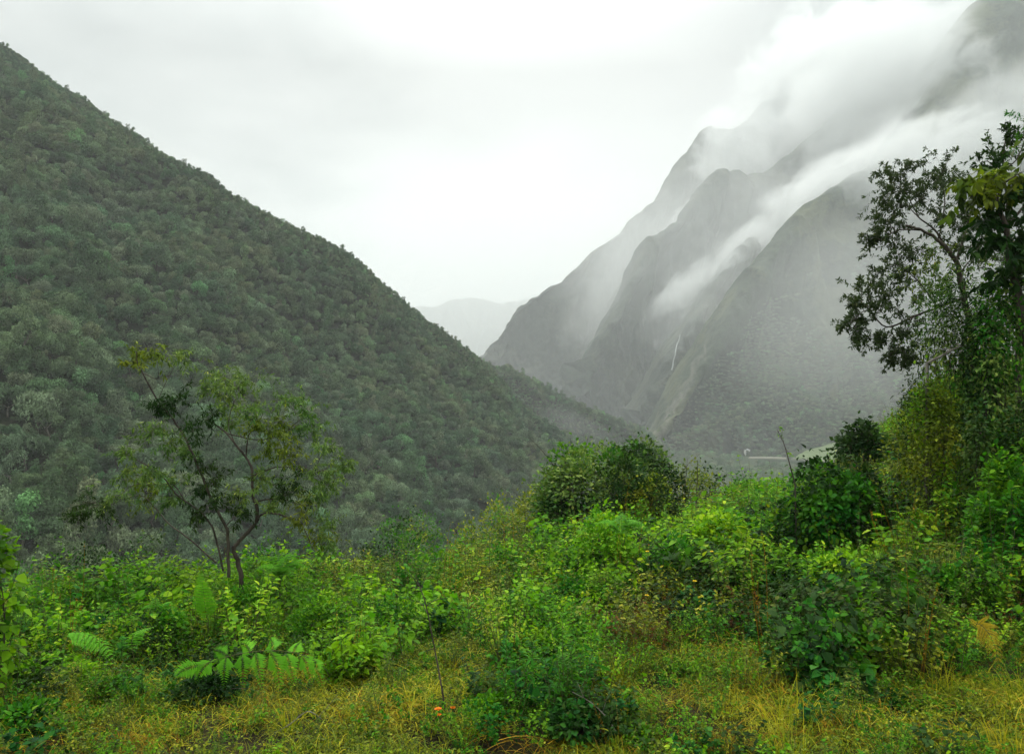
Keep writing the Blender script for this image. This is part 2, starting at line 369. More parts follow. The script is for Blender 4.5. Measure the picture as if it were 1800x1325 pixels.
def bark_mat(name, a, b, sc=9):
    m = bpy.data.materials.new(name); m.use_nodes = True; nt = m.node_tree; nt.nodes.clear()
    tc = N(nt, 'ShaderNodeTexCoord').outputs['Object']
    v = N(nt, 'ShaderNodeMapping', {'Vector': tc, 'Scale': (1, 1, .3)}).outputs[0]
    n = N(nt, 'ShaderNodeTexNoise', {'Vector': v, 'Scale': sc, 'Detail': 5.0, 'Roughness': .65}).outputs[0]
    c = mixc(nt, maprange(nt, n, .35, .65), a, b)
    bs = N(nt, 'ShaderNodeBsdfPrincipled', {'Base Color': c, 'Roughness': .9, 'Specular IOR Level': .15})
    bmp = N(nt, 'ShaderNodeBump', {'Height': n, 'Strength': .6, 'Distance': .02}); nt.links.new(bmp.outputs[0], bs.inputs['Normal'])
    nt.links.new(bs.outputs[0], N(nt, 'ShaderNodeOutputMaterial').inputs[0])
    return m
m_bark = bark_mat('bark', (.035, .028, .022), (.09, .075, .058))
m_bark_pale = bark_mat('pale_bark', (.10, .09, .07), (.2, .19, .16))
m_stem = bark_mat('green_stem', (.05, .06, .02), (.10, .10, .04))

# forest crowns: every instance takes its own green from the object's random value
def crown_mat():
    m = bpy.data.materials.new('forest_leaves'); m.use_nodes = True; nt = m.node_tree; nt.nodes.clear()
    t = N(nt, 'ShaderNodeAttribute', attribute_name='tint').outputs['Fac']
    oi = N(nt, 'ShaderNodeObjectInfo').outputs['Random']
    c = ramp(nt, oi, [(0, (.026, .042, .024)), (.16, (.044, .054, .034)), (.3, (.030, .050, .028)), (.44, (.058, .064, .040)), (.58, (.040, .062, .036)),
                      (.7, (.074, .078, .054)), (.8, (.046, .072, .036)), (.93, (.072, .088, .058)), (1.0, (.06, .115, .05))])
    p = N(nt, 'ShaderNodeNewGeometry').outputs['Position']
    nz = N(nt, 'ShaderNodeTexNoise', {'Vector': p, 'Scale': .02, 'Detail': 2.0}).outputs[0]
    c = mixc(nt, 1.0, c, ramp(nt, nz, [(.35, (.72, .92, .85)), (.65, (1.05, 1.12, .90))]), 'MULTIPLY')
    sc = N(nt, 'ShaderNodeVectorMath', {0: c, 'Scale': maprange(nt, t, 0, 1, .8, 4.0, 'LINEAR')}, operation='SCALE').outputs[0]
    b = N(nt, 'ShaderNodeBsdfDiffuse', {'Color': sc})
    tr = N(nt, 'ShaderNodeBsdfTranslucent', {'Color': sc})
    nt.links.new(N(nt, 'ShaderNodeMixShader', {0: .2, 1: b.outputs[0], 2: tr.outputs[0]}).outputs[0], N(nt, 'ShaderNodeOutputMaterial').inputs[0])
    return m
m_crown = crown_mat()
def crown_mesh(seed, n=1500, leaf=.085, kind='dome'):
    """crown of radius 1 whose base sits near z=0"""
    g = np.random.default_rng(seed); nl = int(g.integers(9, 17))
    an = g.uniform(0, 2*np.pi, nl); rr = np.sqrt(g.uniform(0, 1, nl))*.68
    if kind == 'dome': cz = .5*(1-rr**2)+g.uniform(-.1, .2, nl); cr_ = g.uniform(.24, .42, nl)
    elif kind == 'tall': cz = g.uniform(0, 1.15, nl); rr *= np.clip(1.1-.55*cz, .2, 1); cr_ = g.uniform(.22, .36, nl)
    elif kind == 'flat': cz = g.uniform(.25, .5, nl); cr_ = g.uniform(.18, .34, nl); rr = np.sqrt(g.uniform(0, 1, nl))*.85
    else: cz = g.uniform(0, .8, nl); cr_ = g.uniform(.14, .26, nl); rr = np.sqrt(g.uniform(.1, 1, nl))*.8
    C_ = np.stack([rr*np.cos(an), rr*np.sin(an), cz], 1)
    li = g.choice(nl, n, p=cr_**2/np.sum(cr_**2))
    d = nrmz(g.normal(0, 1, (n, 3))+np.array((0, 0, .55)))
    pos = C_[li]+d*(cr_[li]*g.uniform(.72, 1.08, n)*(1+.15*np.sin(d[:, 0]*9+d[:, 1]*7+li)))[:, None]*np.array((1, 1, .72 if kind in ('dome', 'flat') else .9))
    tan = nrmz(np.cross(d, g.normal(0, 1, (n, 3))))
    dirs = nrmz(tan+d*g.uniform(-.1, .6, (n, 1))); up = nrmz(d+g.normal(0, .45, (n, 3)))
    mb = MB(); lobe_t = g.uniform(.25, .75, nl)
    mb.leaves(T_Q, pos, dirs, up, leaf*g.uniform(.7, 1.4, n), np.clip(lobe_t[li]+g.normal(0, .16, n), 0, 1))
    return mb.build('crown', [m_crown])
def trunk_mesh(seed):
    g = np.random.default_rng(seed); mb = MB()
    P0 = np.array([(0, 0, -1.1), (g.normal(0, .03), g.normal(0, .03), -.4), (g.normal(0, .05), g.normal(0, .05), .15)])
    mb.tube(P0, [.055, .042, .032], 6, .5, 0)
    for k in range(4):
        a = g.uniform(0, 6.28); e = np.array((math.cos(a)*.5, math.sin(a)*.5, g.uniform(.3, .5)))
        mb.tube([P0[2]-(0, 0, g.uniform(0, .25)), P0[2]+e*.5+(0, 0, .02), P0[2]+e], [.022, .016, .008], 5, .5, 0)
    return mb.build('trunk', [m_bark_pale if seed % 2 else m_bark], True)
CROWNS = [crown_mesh(100+i, n, lf, k) for i, (k, n, lf) in enumerate([('dome', 2200, .085), ('dome', 1900, .095), ('tall', 1900, .085), ('flat', 1800, .085), ('dome', 2500, .075), ('sparse', 900, .08), ('tall', 1200, .1), ('flat', 1500, .075)])]
TRUNKS = [trunk_mesh(200+i) for i in range(4)]

# stuff: one object whose points carry copies of small meshes
def scatter(name, label, meshes, pos, rot, scl, idx, attrs=None, parent=None):
    col = bpy.data.collections.new(name+'_source')
    for i, me in enumerate(meshes):
        o = bpy.data.objects.new('%s_%02d' % (name, i), me); col.objects.link(o)
    me = bpy.data.meshes.new(name); me.vertices.add(len(pos)); me.vertices.foreach_set('co', np.asarray(pos, np.float32).ravel())
    at = me.attributes.new('rot', 'FLOAT_VECTOR', 'POINT'); at.data.foreach_set('vector', np.asarray(rot, np.float32).ravel())
    s3 = np.asarray(scl, np.float32); s3 = np.repeat(s3[:, None], 3, 1) if s3.ndim == 1 else s3
    at = me.attributes.new('scl', 'FLOAT_VECTOR', 'POINT'); at.data.foreach_set('vector', s3.ravel())
    at = me.attributes.new('idx', 'INT', 'POINT'); at.data.foreach_set('value', np.asarray(idx, np.int32))
    o = link(name, me, parent)
    ng = bpy.data.node_groups.new(name, 'GeometryNodeTree')
    ng.interface.new_socket('Geometry', in_out='INPUT', socket_type='NodeSocketGeometry')
    ng.interface.new_socket('Geometry', in_out='OUTPUT', socket_type='NodeSocketGeometry')
    gi, go = ng.nodes.new('NodeGroupInput'), ng.nodes.new('NodeGroupOutput')
    ci = ng.nodes.new('GeometryNodeCollectionInfo'); ci.inputs['Collection'].default_value = col
    ci.inputs['Separate Children'].default_value = True; ci.inputs['Reset Children'].default_value = True
    ip = ng.nodes.new('GeometryNodeInstanceOnPoints'); ip.inputs['Pick Instance'].default_value = True
    def na(nm, ty):
        a = ng.nodes.new('GeometryNodeInputNamedAttribute'); a.data_type = ty; a.inputs[0].default_value = nm
        return [q for q in a.outputs if q.enabled and q.name == 'Attribute'][0]
    L = ng.links.new
    L(gi.outputs[0], ip.inputs['Points']); L(ci.outputs[0], ip.inputs['Instance'])
    L(na('idx', 'INT'), ip.inputs['Instance Index'])
    e2r = ng.nodes.new('FunctionNodeEulerToRotation'); L(na('rot', 'FLOAT_VECTOR'), e2r.inputs[0]); L(e2r.outputs[0], ip.inputs['Rotation'])
    L(na('scl', 'FLOAT_VECTOR'), ip.inputs['Scale']); L(ip.outputs[0], go.inputs[0])
    mod = o.modifiers.new('copies', 'NODES'); mod.node_group = ng
    tag(o, label, None, None, 'stuff')
    return o
# ------------------------------------------------------------------ forests
def fg_line(px): return np.interp(px, [-200, 0, 300, 600, 800, 1000, 1200, 1400, 1600, 1800], [1140, 1110, 1075, 1030, 990, 925, 870, 825, 790, 500])
def sample_surface(G, n, g, umin=0, umax=1, vmin=0, vmax=1):
    nu, nv = G.shape[:2]
    a = G[1:, :-1]-G[:-1, :-1]; b = G[:-1, 1:]-G[:-1, :-1]
    area = np.linalg.norm(np.cross(a, b), axis=2)
    U, Vv = np.meshgrid(np.arange(nu-1)/(nu-1), np.arange(nv-1)/(nv-1), indexing='ij')
    area = area*(U >= umin)*(U <= umax)*(Vv >= vmin)*(Vv <= vmax)
    k = g.choice(area.size, n, p=area.ravel()/area.sum()); i, j = k//(nv-1), k % (nv-1)
    f, h = g.uniform(0, 1, (n, 1)), g.uniform(0, 1, (n, 1))
    return G[i, j]+a[i, j]*f+b[i, j]*h, area.sum()
def thin(p, r):
    """greedy minimum spacing on a hash grid; r per point"""
    cell = float(np.max(r)); d = {}; keep = []
    for i in range(len(p)):
        q = p[i]; k = (int(q[0]//cell), int(q[1]//cell), int(q[2]//cell)); ok = True
        for a in (-1, 0, 1):
            for b in (-1, 0, 1):
                for c in (-1, 0, 1):
                    for j in d.get((k[0]+a, k[1]+b, k[2]+c), ()):
                        e = p[j]-q
                        if e[0]*e[0]+e[1]*e[1]+e[2]*e[2] < (.5*(r[i]+r[j]))**2: ok = False; break
                    if not ok: break
                if not ok: break
            if not ok: break
        if ok: keep.append(i); d.setdefault(k, []).append(i)
    return np.array(keep)
def pxpy(p):
    c, s = math.cos(PITCH), math.sin(PITCH)
    x, y, z = p[:, 0], p[:, 1], p[:, 2]-CAM_Z
    f = y*c+z*s; return 900+F*x/f, 662.5-F*(-y*s+z*c)/f
g4 = np.random.default_rng(41)
pL, aL = sample_surface(GL, 110000, g4, vmax=.83)
pS, aS = sample_surface(GS, 20000, g4, vmax=.78)
p = np.concatenate([pL, pS]); rad = g4.choice([1.7, 2.4, 3.2, 4.1, 4.9, 5.7], len(p), p=[.33, .27, .2, .12, .06, .02])*g4.uniform(.88, 1.12, len(p))
px, py = pxpy(p); vis = (p[:, 1] > 60) & (px > -330) & (px < 1350) & (py < fg_line(np.clip(px, 0, 1800))+220) & (py > -400)
p, rad = p[vis], rad[vis]
ry = np.interp(px[vis], [0, 245, 400, 560, 720, 860, 945], [96, 262, 345, 450, 560, 660, 742]); nr = (np.abs(py[vis]-ry) < 30) & (px[vis] < 1000)
rad = np.where(nr, np.minimum(rad, 2.3), rad)
o_ = np.argsort(-rad+g4.uniform(0, 3.2, len(rad))); p, rad = p[o_], rad[o_]
kp = thin(p, rad*.98); p, rad = p[kp], rad[kp]
px, py = pxpy(p); D = np.linalg.norm(p, axis=1)
hgt = rad*g4.uniform(.2, .8, len(p))+g4.uniform(0, 1.2, len(p))*(rad > 2.35)             # height of the crown's base over the ground
idx = g4.choice(len(CROWNS), len(p), p=[.22, .2, .14, .05, .2, .06, .10, .03])
rot = np.stack([g4.normal(0, .1, len(p)), g4.normal(0, .1, len(p)), g4.uniform(0, 6.28, len(p))], 1)
shape = np.stack([rad*g4.uniform(.9, 1.12, len(p)), rad*g4.uniform(.9, 1.12, len(p)), rad*g4.uniform(1.15, 1.8, len(p))], 1)
inframe = (px > 5) & (px < 1795) & (py < fg_line(px)-4) & (py > 5)
order = np.argsort(np.where(inframe, -rad/D, 1)); near300 = order[:285]
mask = np.zeros(len(p), bool); mask[near300] = True; mask &= inframe
print('forest', len(p), 'things', mask.sum(), 'far', D[mask].max())
GRP = 'trees of the forest on the left hillside'
def forest_tree(i, label):
    o = empty('forest_tree', tuple(p[i])); tag(o, label, 'tree', GRP)
    t = link('trunk', TRUNKS[i % 4], o); t.scale = (rad[i]*1.1, rad[i]*1.1, max(hgt[i], 2)*1.0); t.location = (0, 0, hgt[i]); t.rotation_euler = (0, 0, rot[i][2])
    c = link('crown', CROWNS[idx[i]], o); c.scale = tuple(shape[i]); c.location = (0, 0, hgt[i]); c.rotation_euler = tuple(rot[i])
KIND = ['rounded', 'round-headed', 'tall lobed', 'flat-topped', 'dense domed', 'thin see-through', 'narrow tall', 'low spreading']
def zone_label(i, x, y):
    sz = 'huge' if rad[i] > 5.3 else 'large' if rad[i] > 4.6 else 'medium' if rad[i] > 3.9 else 'small'
    a = 'by the left edge' if x < 90 else 'well left of the leaning tree' if x < 190 else 'just left of the leaning tree' if x < 270 else "behind leaning tree's left half" if x < 400 else "behind leaning tree's right half" if x < 560 else 'just right of the leaning tree' if x < 680 else 'between leaning tree and bushy trees' if x < 820 else 'just left of the bushy trees'
    b = 'at hillside foot' if y > 960 else 'near hillside foot' if y > 900 else 'low on hillside' if y > 840 else 'halfway down hillside' if y > 780 else 'midway up hillside' if y > 700 else 'high on hillside'
    return '%s %s tree %s, %s' % (sz, KIND[idx[i]], b, a)
th = sorted(np.nonzero(mask)[0], key=lambda i: px[i]); lab = {}
for i in th: lab.setdefault(zone_label(i, px[i], py[i]), []).append(i)
ORD = ['leftmost', 'second from left', 'third from left', 'fourth from left', 'fifth from left', 'sixth from left', 'seventh from left', 'eighth from left']
for l, L in lab.items():
    if len(L) > 8: print('many', l, len(L))
    for n_, i in enumerate(L):
        forest_tree(i, l if len(L) == 1 else l+', '+('rightmost' if n_ == len(L)-1 else ORD[min(n_, 7)]))
r = ~mask
scatter('forest', 'dense dark green forest covering the left hillside and its spur', CROWNS, p[r]+np.stack([0*hgt[r], 0*hgt[r], hgt[r]], 1), rot[r], shape[r], idx[r])

# far forests: low crowns on the valley floor and the foot of the right mountains
def far_scatter(name, label, G, n, g, rr, cond, spacing=1.3, **k):
    q, ar = sample_surface(G, n, g, **k); qx, qy = pxpy(q)
    ok = cond(q, qx, qy); q = q[ok]; ra = g.uniform(*rr, len(q)); kk = thin(q, ra*spacing); q, ra = q[kk], ra[kk]
    ro = np.stack([0*ra, 0*ra, g.uniform(0, 6.28, len(q))], 1)
    print(name, len(q))
    scatter(name, label, FARC, q+np.stack([0*ra, 0*ra, ra*.25], 1), ro, np.stack([ra, ra, ra*g.uniform(.8, 1.3, len(q))], 1), g.integers(0, len(FARC), len(q)))
FARC = [crown_mesh(300+i, 420, .16, k) for i, k in enumerate(['dome', 'dome', 'tall', 'flat'])]
XV = np.stack([X, Y, Z], -1)
def cond_floor(q, x, y):
    field = (np.abs(fbm(q[:, 0]/90, q[:, 1]/90, 0, 2, 99)) < .12)
    return (q[:, 1] > 500) & (q[:, 1] < 1750) & (x > 1020) & (x < 1750) & ~field & ~((x > 1305) & (x < 1600) & (y > 799) & (y < 815)) & ~((abs(x-1279) < 11) & (y > 780) & (y < 806)) & ~((abs(x-1252) < 9) & (y > 772) & (y < 800)) & ~((abs(x-1313) < 11) & (y > 790) & (y < 822)) & ~((x > 1395) & (y > 760) & (y < 822))
far_scatter('valley_wood', 'pale hazy woodland on the valley floor around the houses', XV, 120000, g4, (4, 7.5), cond_floor, 1.0, umin=.35, umax=.75)
def cond_r1(q, x, y):
    hs = ((abs(x-1279) < 11) & (y > 776) & (y < 806)) | ((abs(x-1252) < 10) & (y > 768) & (y < 800)) | ((abs(x-1313) < 11) & (y > 790))
    d = fbm(q[:, 0]/120, q[:, 1]/120, q[:, 2]/120, 3, 91)
    return ~hs & (x > 1100) & (x < 1760) & (y > 470+110*d) & (fbm(q[:, 0]/45, q[:, 1]/45, q[:, 2]/45, 3, 92)+.5*d > -1.0+sm(720, 500, y)*1.55)
far_scatter('mountain_wood', 'dense woodland on the foot of the near right mountain', G1, 110000, g4, (3.5, 7), cond_r1, 1.05, umax=.75, vmax=.6)
# ------------------------------------------------------------------ near ground: road verge, rim, slope down to the ravine
def z_near(x, y):
    x, y = np.asarray(x, float), np.asarray(y, float)
    yy = np.maximum(y, 3.0); q = np.clip(x/yy*F+900, -2500, 4500)
    yr = np.interp(q, [-400, 0, 400, 800, 1200, 1600, 2000, 3000], [8.5, 10, 12.5, 15, 19, 24, 30, 40])
    zr = np.interp(q, [-400, 0, 400, 800, 1200, 1600, 2000, 3000], [-.2, -.28, -.75, -1.05, -1.0, .2, 1.6, 3])
    sl = np.interp(q, [-400, 0, 400, 800, 1200, 1600, 2000, 3000], [.42, .42, .38, .33, .23, .19, .05, 0])
    t = np.clip((y-6.8)/(yr-6.8), 0, 1)
    z = zr*t*t*(3-2*t)*1.0
    d = np.maximum(y-yr, 0); z = z-sl*(d-2.5*(1-np.exp(-d/2.5)))
    # bank on the right
    bx = x-(8.0+.10*np.maximum(y-12, 0)); z = z+2.6*sm(0, 6, bx)*sm(9, 14, y)*(1-sm(26, 50, y))
    z = z+.10*fbm(x/1.6, y/1.6, 0, 3, 5)*sm(2, 7, y)+1.2*fbm(x/25, y/25, 0, 2, 6)*sm(25, 60, y)
    return np.maximum(z, ZV-6)
def ground_at(px, py):
    for Yq in np.arange(4, 60, .05):
        q = P(px, py, Yq)
        if q[2] <= float(z_near(q[0], q[1])): return q
    return P(px, py, 14.)
ys = np.concatenate([np.linspace(-60, 2, 14), np.linspace(2.5, 34, 150), np.linspace(35, 420, 70)])
uu = np.concatenate([np.linspace(-4.5, -1.0, 20), np.linspace(-.97, 1.1, 170), np.linspace(1.15, 4.5, 18)])
Yg, Ug = np.meshgrid(ys, uu, indexing='ij'); wid = np.maximum(Yg, 6)*.95+4
Xg = Ug*wid; Zg = z_near(Xg, Yg)
def ground_mat():
    m = bpy.data.materials.new('ground'); m.use_nodes = True; nt = m.node_tree; nt.nodes.clear()
    p = N(nt, 'ShaderNodeNewGeometry').outputs['Position']
    a = N(nt, 'ShaderNodeTexNoise', {'Vector': p, 'Scale': 1.1, 'Detail': 6.0, 'Roughness': .65}).outputs[0]
    b = N(nt, 'ShaderNodeTexNoise', {'Vector': p, 'Scale': 22.0, 'Detail': 4.0, 'Roughness': .7}).outputs[0]
    c = mixc(nt, maprange(nt, a, .4, .62), (.018, .013, .007), (.04, .032, .012))
    c = mixc(nt, maprange(nt, b, .45, .7), c, (.015, .022, .006))
    bs = N(nt, 'ShaderNodeBsdfPrincipled', {'Base Color': c, 'Roughness': .95, 'Specular IOR Level': .1})
    bm = N(nt, 'ShaderNodeBump', {'Height': b, 'Strength': .9, 'Distance': .05}); nt.links.new(bm.outputs[0], bs.inputs['Normal'])
    nt.links.new(bs.outputs[0], N(nt, 'ShaderNodeOutputMaterial').inputs[0]); return m
structure('ground', surf('ground', np.stack([Xg, Yg, Zg], -1), ground_mat()), 'verge of soil, litter and grass falling away to the ravine')

# ------------------------------------------------------------------ leaf materials of the near plants
m_bright = leaf_mat('bright_leaves', [(0, (0.034, 0.094, 0.004)), (.5, (0.111, 0.281, 0.008)), (.85, (0.192, 0.412, 0.013)), (1, (0.327, 0.499, 0.022))], .42, .45, .25, .45, patch=.8)
m_tree = leaf_mat('tree_leaves', [(0, (0.033, 0.074, 0.014)), (.5, (0.097, 0.184, 0.035)), (.85, (0.208, 0.315, 0.062)), (1, (0.327, 0.350, 0.078))], .3, .5, .3, .3, patch=.9)
m_mid = leaf_mat('mid_green_leaves', [(0, (0.016, 0.063, 0.006)), (.5, (0.046, 0.176, 0.007)), (.85, (0.100, 0.277, 0.012)), (1, (0.220, 0.353, 0.023))], .38, .48, .25, .5, patch=.7)
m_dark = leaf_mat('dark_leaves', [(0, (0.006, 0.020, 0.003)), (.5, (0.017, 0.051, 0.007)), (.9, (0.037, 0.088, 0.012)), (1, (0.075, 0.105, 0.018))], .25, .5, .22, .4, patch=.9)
m_olive = leaf_mat('olive_leaves', [(0, (0.033, 0.056, 0.007)), (.5, (0.114, 0.171, 0.009)), (.85, (0.227, 0.284, 0.017)), (1, (0.363, 0.363, 0.026))], .35, .45, .35, .5, patch=.8)
m_teal = leaf_mat('bluish_green_leaves', [(0, (0.011, 0.049, 0.012)), (.5, (0.025, 0.120, 0.014)), (.9, (0.054, 0.186, 0.021)), (1, (0.090, 0.218, 0.030))], .3, .48, .22, .4, patch=.8)
m_fern = leaf_mat('fern_leaves', [(0, (0.055, 0.189, 0.008)), (.5, (0.101, 0.336, 0.014)), (1, (0.173, 0.462, 0.024))], .4, .45, .3, .2)
m_fern_old = leaf_mat('yellow_fern_leaves', [(0, (0.264, 0.182, 0.011)), (.5, (0.396, 0.298, 0.022)), (1, (0.484, 0.414, 0.045))], .4, .5, .25, .1)
m_grass = leaf_mat('grass_blades', [(0, (0.052, 0.095, 0.006)), (.35, (0.154, 0.211, 0.008)), (.7, (0.351, 0.357, 0.013)), (1, (0.496, 0.420, 0.024))], .4, .5, .3, .55, patch=.6)
m_straw = leaf_mat('dead_stems', [(0, (0.073, 0.031, 0.005)), (.5, (0.227, 0.124, 0.010)), (1, (0.433, 0.255, 0.024))], .2, .7, .15, .5)
m_brown = leaf_mat('brown_leaves', [(0, (0.032, 0.014, 0.006)), (.6, (0.090, 0.044, 0.014)), (1, (0.180, 0.096, 0.028))], .2, .7, .15, .4)

# ------------------------------------------------------------------ small plant shapes, real size in metres
def stems(mb, g, n, h, spread, lean=.5, k=3, r=.003, mi=1, base=.12):
    out = []
    for _ in range(n):
        a = g.uniform(0, 6.28); b = np.array((math.cos(a), math.sin(a), 0)); hh = h*g.uniform(.6, 1.15); s0 = b*g.uniform(0, base)
        tip = s0+b*spread*g.uniform(.2, 1)+np.array((0, 0, hh)); mid = (s0+tip)/2+np.array((0, 0, hh*.12))+g.normal(0, .03, 3)*h
        t = np.linspace(0, 1, 6)[:, None]; c = (1-t)**2*s0+2*t*(1-t)*mid+t*t*tip; c[0, 2] -= .06
        mb.tube(c, np.linspace(r, r*.4, 6), k, g.uniform(.2, .8), mi); out.append(c)
    return out
def leafy(mb, g, c, n, ln, T, t0=.15, jit=.8, droop=.15, tint=.5, tv=.18, mi=0, upb=1.0, pos_jit=.0):
    t = g.uniform(t0, 1, n)**.8*(len(c)-1); i = np.minimum(t.astype(int), len(c)-2); f = (t-i)[:, None]
    pos = c[i]*(1-f)+c[i+1]*f; ax = nrmz(c[i+1]-c[i])
    pos = pos+g.normal(0, 1, (n, 3))*pos_jit
    side = g.normal(0, 1, (n, 3)); side = nrmz(side-ax*np.sum(side*ax, 1, keepdims=True))
    d = nrmz(side+ax*.45+np.array((0, 0, -droop))+g.normal(0, .2, (n, 3)))
    up = np.array((0, 0, upb))+g.normal(0, jit*.5, (n, 3))
    mb.leaves(T, pos, d, up, ln*g.uniform(.55, 1.25, n), np.clip(tint+g.normal(0, tv, n), 0, 1), mi)
def weed(seed, mat, nst=12, h=.45, spread=.3, nl=9, ln=.075, T=T_OV, tint=.5, tv=.2, jit=.8, droop=.15, stem=None, name='plant', t0=.15, base=.12):
    g = np.random.default_rng(seed); mb = MB()
    for c in stems(mb, g, nst, h, spread, base=base): leafy(mb, g, c, nl, ln, T, t0, jit, droop, tint, tv)
    return mb.build(name, [mat, stem or m_stem])
def grass(seed, mat, n=70, ln=.4, w=.0035, spread=.13, lean=.7, bend=1.6, tint=.5, tv=.25):
    g = np.random.default_rng(seed); mb = MB(); a = g.uniform(0, 6.28, n); b = np.stack([np.cos(a), np.sin(a), 0*a], 1)
    P0 = b*(spread*np.sqrt(g.uniform(0, 1, n)))[:, None]; P0[:, 2] -= .02
    d = b*g.uniform(.05, lean, n)[:, None]+g.normal(0, .15, (n, 3)); d[:, 2] = 1
    mb.blade(P0, d, ln*g.uniform(.4, 1.15, n), w*g.uniform(.6, 1.4, n), bend*g.uniform(.3, 1.3, n), np.clip(tint+g.normal(0, tv, n), 0, 1), 0, 5)
    return mb.build('grass', [mat])
def litter(seed, mat, n=60, ln=.3, r=.35):
    """fallen straw and dead stems lying every way"""
    g = np.random.default_rng(seed); mb = MB(); P0 = np.stack([g.normal(0, r*.5, n), g.normal(0, r*.5, n), g.uniform(0, .12, n)], 1)
    a = g.uniform(0, 6.28, n); d = np.stack([np.cos(a), np.sin(a), g.uniform(-.05, .55, n)], 1)
    mb.blade(P0, d, ln*g.uniform(.4, 1.4, n), np.full(n, .0028)*g.uniform(.5, 1.4, n), g.uniform(.3, 1.6, n), g.uniform(0, 1, n), 0, 5)
    return mb.build('litter', [mat])
def mat_grass(seed, mats, n=420, r=.55, hh=.16, ln=.22):
    g = np.random.default_rng(seed); mb = MB(); P0 = np.stack([g.normal(0, r*.5, n), g.normal(0, r*.5, n), g.uniform(-.02, hh*.5, n)], 1)
    a = g.uniform(0, 6.28, n); d = np.stack([np.cos(a), np.sin(a), g.uniform(.1, 1.4, n)], 1); k = n//2
    for i, sl_ in enumerate((slice(0, k), slice(k, n))):
        m = len(P0[sl_]); mb.blade(P0[sl_], d[sl_], ln*g.uniform(.4, 1.5, m), np.full(m, .0030)*g.uniform(.5, 1.5, m), g.uniform(.6, 3.2, m), g.uniform(0, 1, m), i if len(mats) > 1 else 0, 6)
    m = n//4; mb.leaves(T_Q, np.stack([g.normal(0, r*.5, m), g.normal(0, r*.5, m), g.uniform(0, hh, m)], 1), g.normal(0, 1, (m, 3))+(0, 0, .3), np.array((0, 0, 1.))+g.normal(0, .4, (m, 3)), .034*g.uniform(.5, 1.4, m), g.uniform(.2, 1, m), len(mats)-1)
    return mb.build('grass_mat', list(mats))
def frond_into(mb, g, c, width, npin, mi=0, mis=1, tint=.5, sub=True, lsc=.27, droop=.25, r=.004, start=.12, shape=.45, upv=(0, 0, 1.)):
    """one fern frond along curve c (k,3): pinnae both sides, each cut into small leaflets"""
    mb.tube(c, np.linspace(r, r*.3, len(c)), 4, .5, mis)
    k = len(c)-1; tt = np.linspace(start, .985, npin); up0 = np.array(upv)
    for side in (-1, 1):
        for t in tt:
            i = min(int(t*k), k-1); f = t*k-i; p = c[i]*(1-f)+c[i+1]*f; ax = nrmz(c[i+1]-c[i]); y = nrmz(np.cross(up0, ax))*side; z = np.cross(ax, y)*side
            L = width*(1-((t-start)/(1-start)))**.75*min(1, ((t-start)/(1-start))*shape*8+.35)*g.uniform(.92, 1.05)
            d = nrmz(y+ax*.35-np.array((0, 0, droop*g.uniform(.7, 1.3)))); m = max(4, int(L/(width*.055))) if sub else 1
            if sub:
                s = np.linspace(.05, 1, m)[:, None]; q = p+d*s*L-np.array((0, 0, 1.))*(s**2)*L*droop*.5
                mb.tube(q[[0, m//2, -1]], [r*.3, r*.2, r*.1], 3, .4, mis)
                ax2 = nrmz(np.gradient(q, axis=0)); nn = nrmz(np.cross(ax2, np.cross(up0, ax2)))
                for s2 in (-1, 1):
                    y2 = nrmz(np.cross(nn, ax2))*s2; l2 = L*lsc*(1-s[:, 0])**.6+.006
                    mb.leaves(T_Q, q, nrmz(y2+ax2*.45), nn+g.normal(0, .08, nn.shape), l2, np.clip(tint+g.normal(0, .1, m), 0, 1), mi)
            else:
                mb.leaves(T_PIN, [p], [d], [z+up0*.5], L, tint+g.normal(0, .08), mi)
def arch(p0, p1, rise, n=14, sag=0.0):
    p0, p1 = np.array(p0, float), np.array(p1, float); t = np.linspace(0, 1, n)[:, None]
    m = (p0+p1)/2+np.array((0, 0, rise)); return (1-t)**2*p0+2*t*(1-t)*m+t*t*p1
def fern(seed, mat, nf=8, ln=.6, width=.14, el=.8, npin=16, sub=False):
    g = np.random.default_rng(seed); mb = MB()
    for i in range(nf):
        a = i/nf*6.28+g.normal(0, .25); L = ln*g.uniform(.75, 1.1); e = el*g.uniform(.6, 1.2)
        b = np.array((math.cos(a), math.sin(a), 0)); c = arch((0, 0, -.03), b*L*.85+np.array((0, 0, L*e*.35)), L*e*.55)
        frond_into(mb, g, c, width, npin, tint=g.uniform(.3, .7), sub=sub)
    return mb.build('fern', [mat, m_stem])
# ------------------------------------------------------------------ ground cover of the verge
g6 = np.random.default_rng(66)
K = {}
def lib(key, *ms): K[key] = list(ms)
lib('bright', *[weed(10+i, m_bright, 13, .50, .30, 11, .080, T_OV, .55) for i in range(3)], *[weed(14+i, m_bright, 12, .6, .26, 15, .055, T_OV, .6) for i in range(2)])
lib('mid', *[weed(20+i, m_mid, 14, .48, .30, 13, .058, T_OV, .5) for i in range(3)], weed(24, m_mid, 10, .62, .22, 16, .075, T_LANCE, .55), weed(25, m_teal, 12, .4, .3, 11, .075, T_HEART, .5))
lib('small', *[weed(30+i, m_mid, 22, .42, .34, 20, .032, T_Q, .55, t0=.1) for i in range(3)], weed(34, m_olive, 20, .5, .3, 20, .034, T_Q, .5), weed(35, m_bright, 20, .45, .32, 20, .036, T_Q, .5))
lib('dark', *[weed(40+i, m_dark, 14, .5, .34, 13, .07, T_OV, .5) for i in range(3)], weed(44, m_teal, 12, .45, .32, 11, .08, T_HEART, .4))
lib('olive', *[weed(50+i, m_olive, 14, .5, .32, 14, .048, T_OV, .5, .25) for i in range(2)], weed(53, m_olive, 16, .6, .25, 18, .05, T_LANCE, .55, .25))
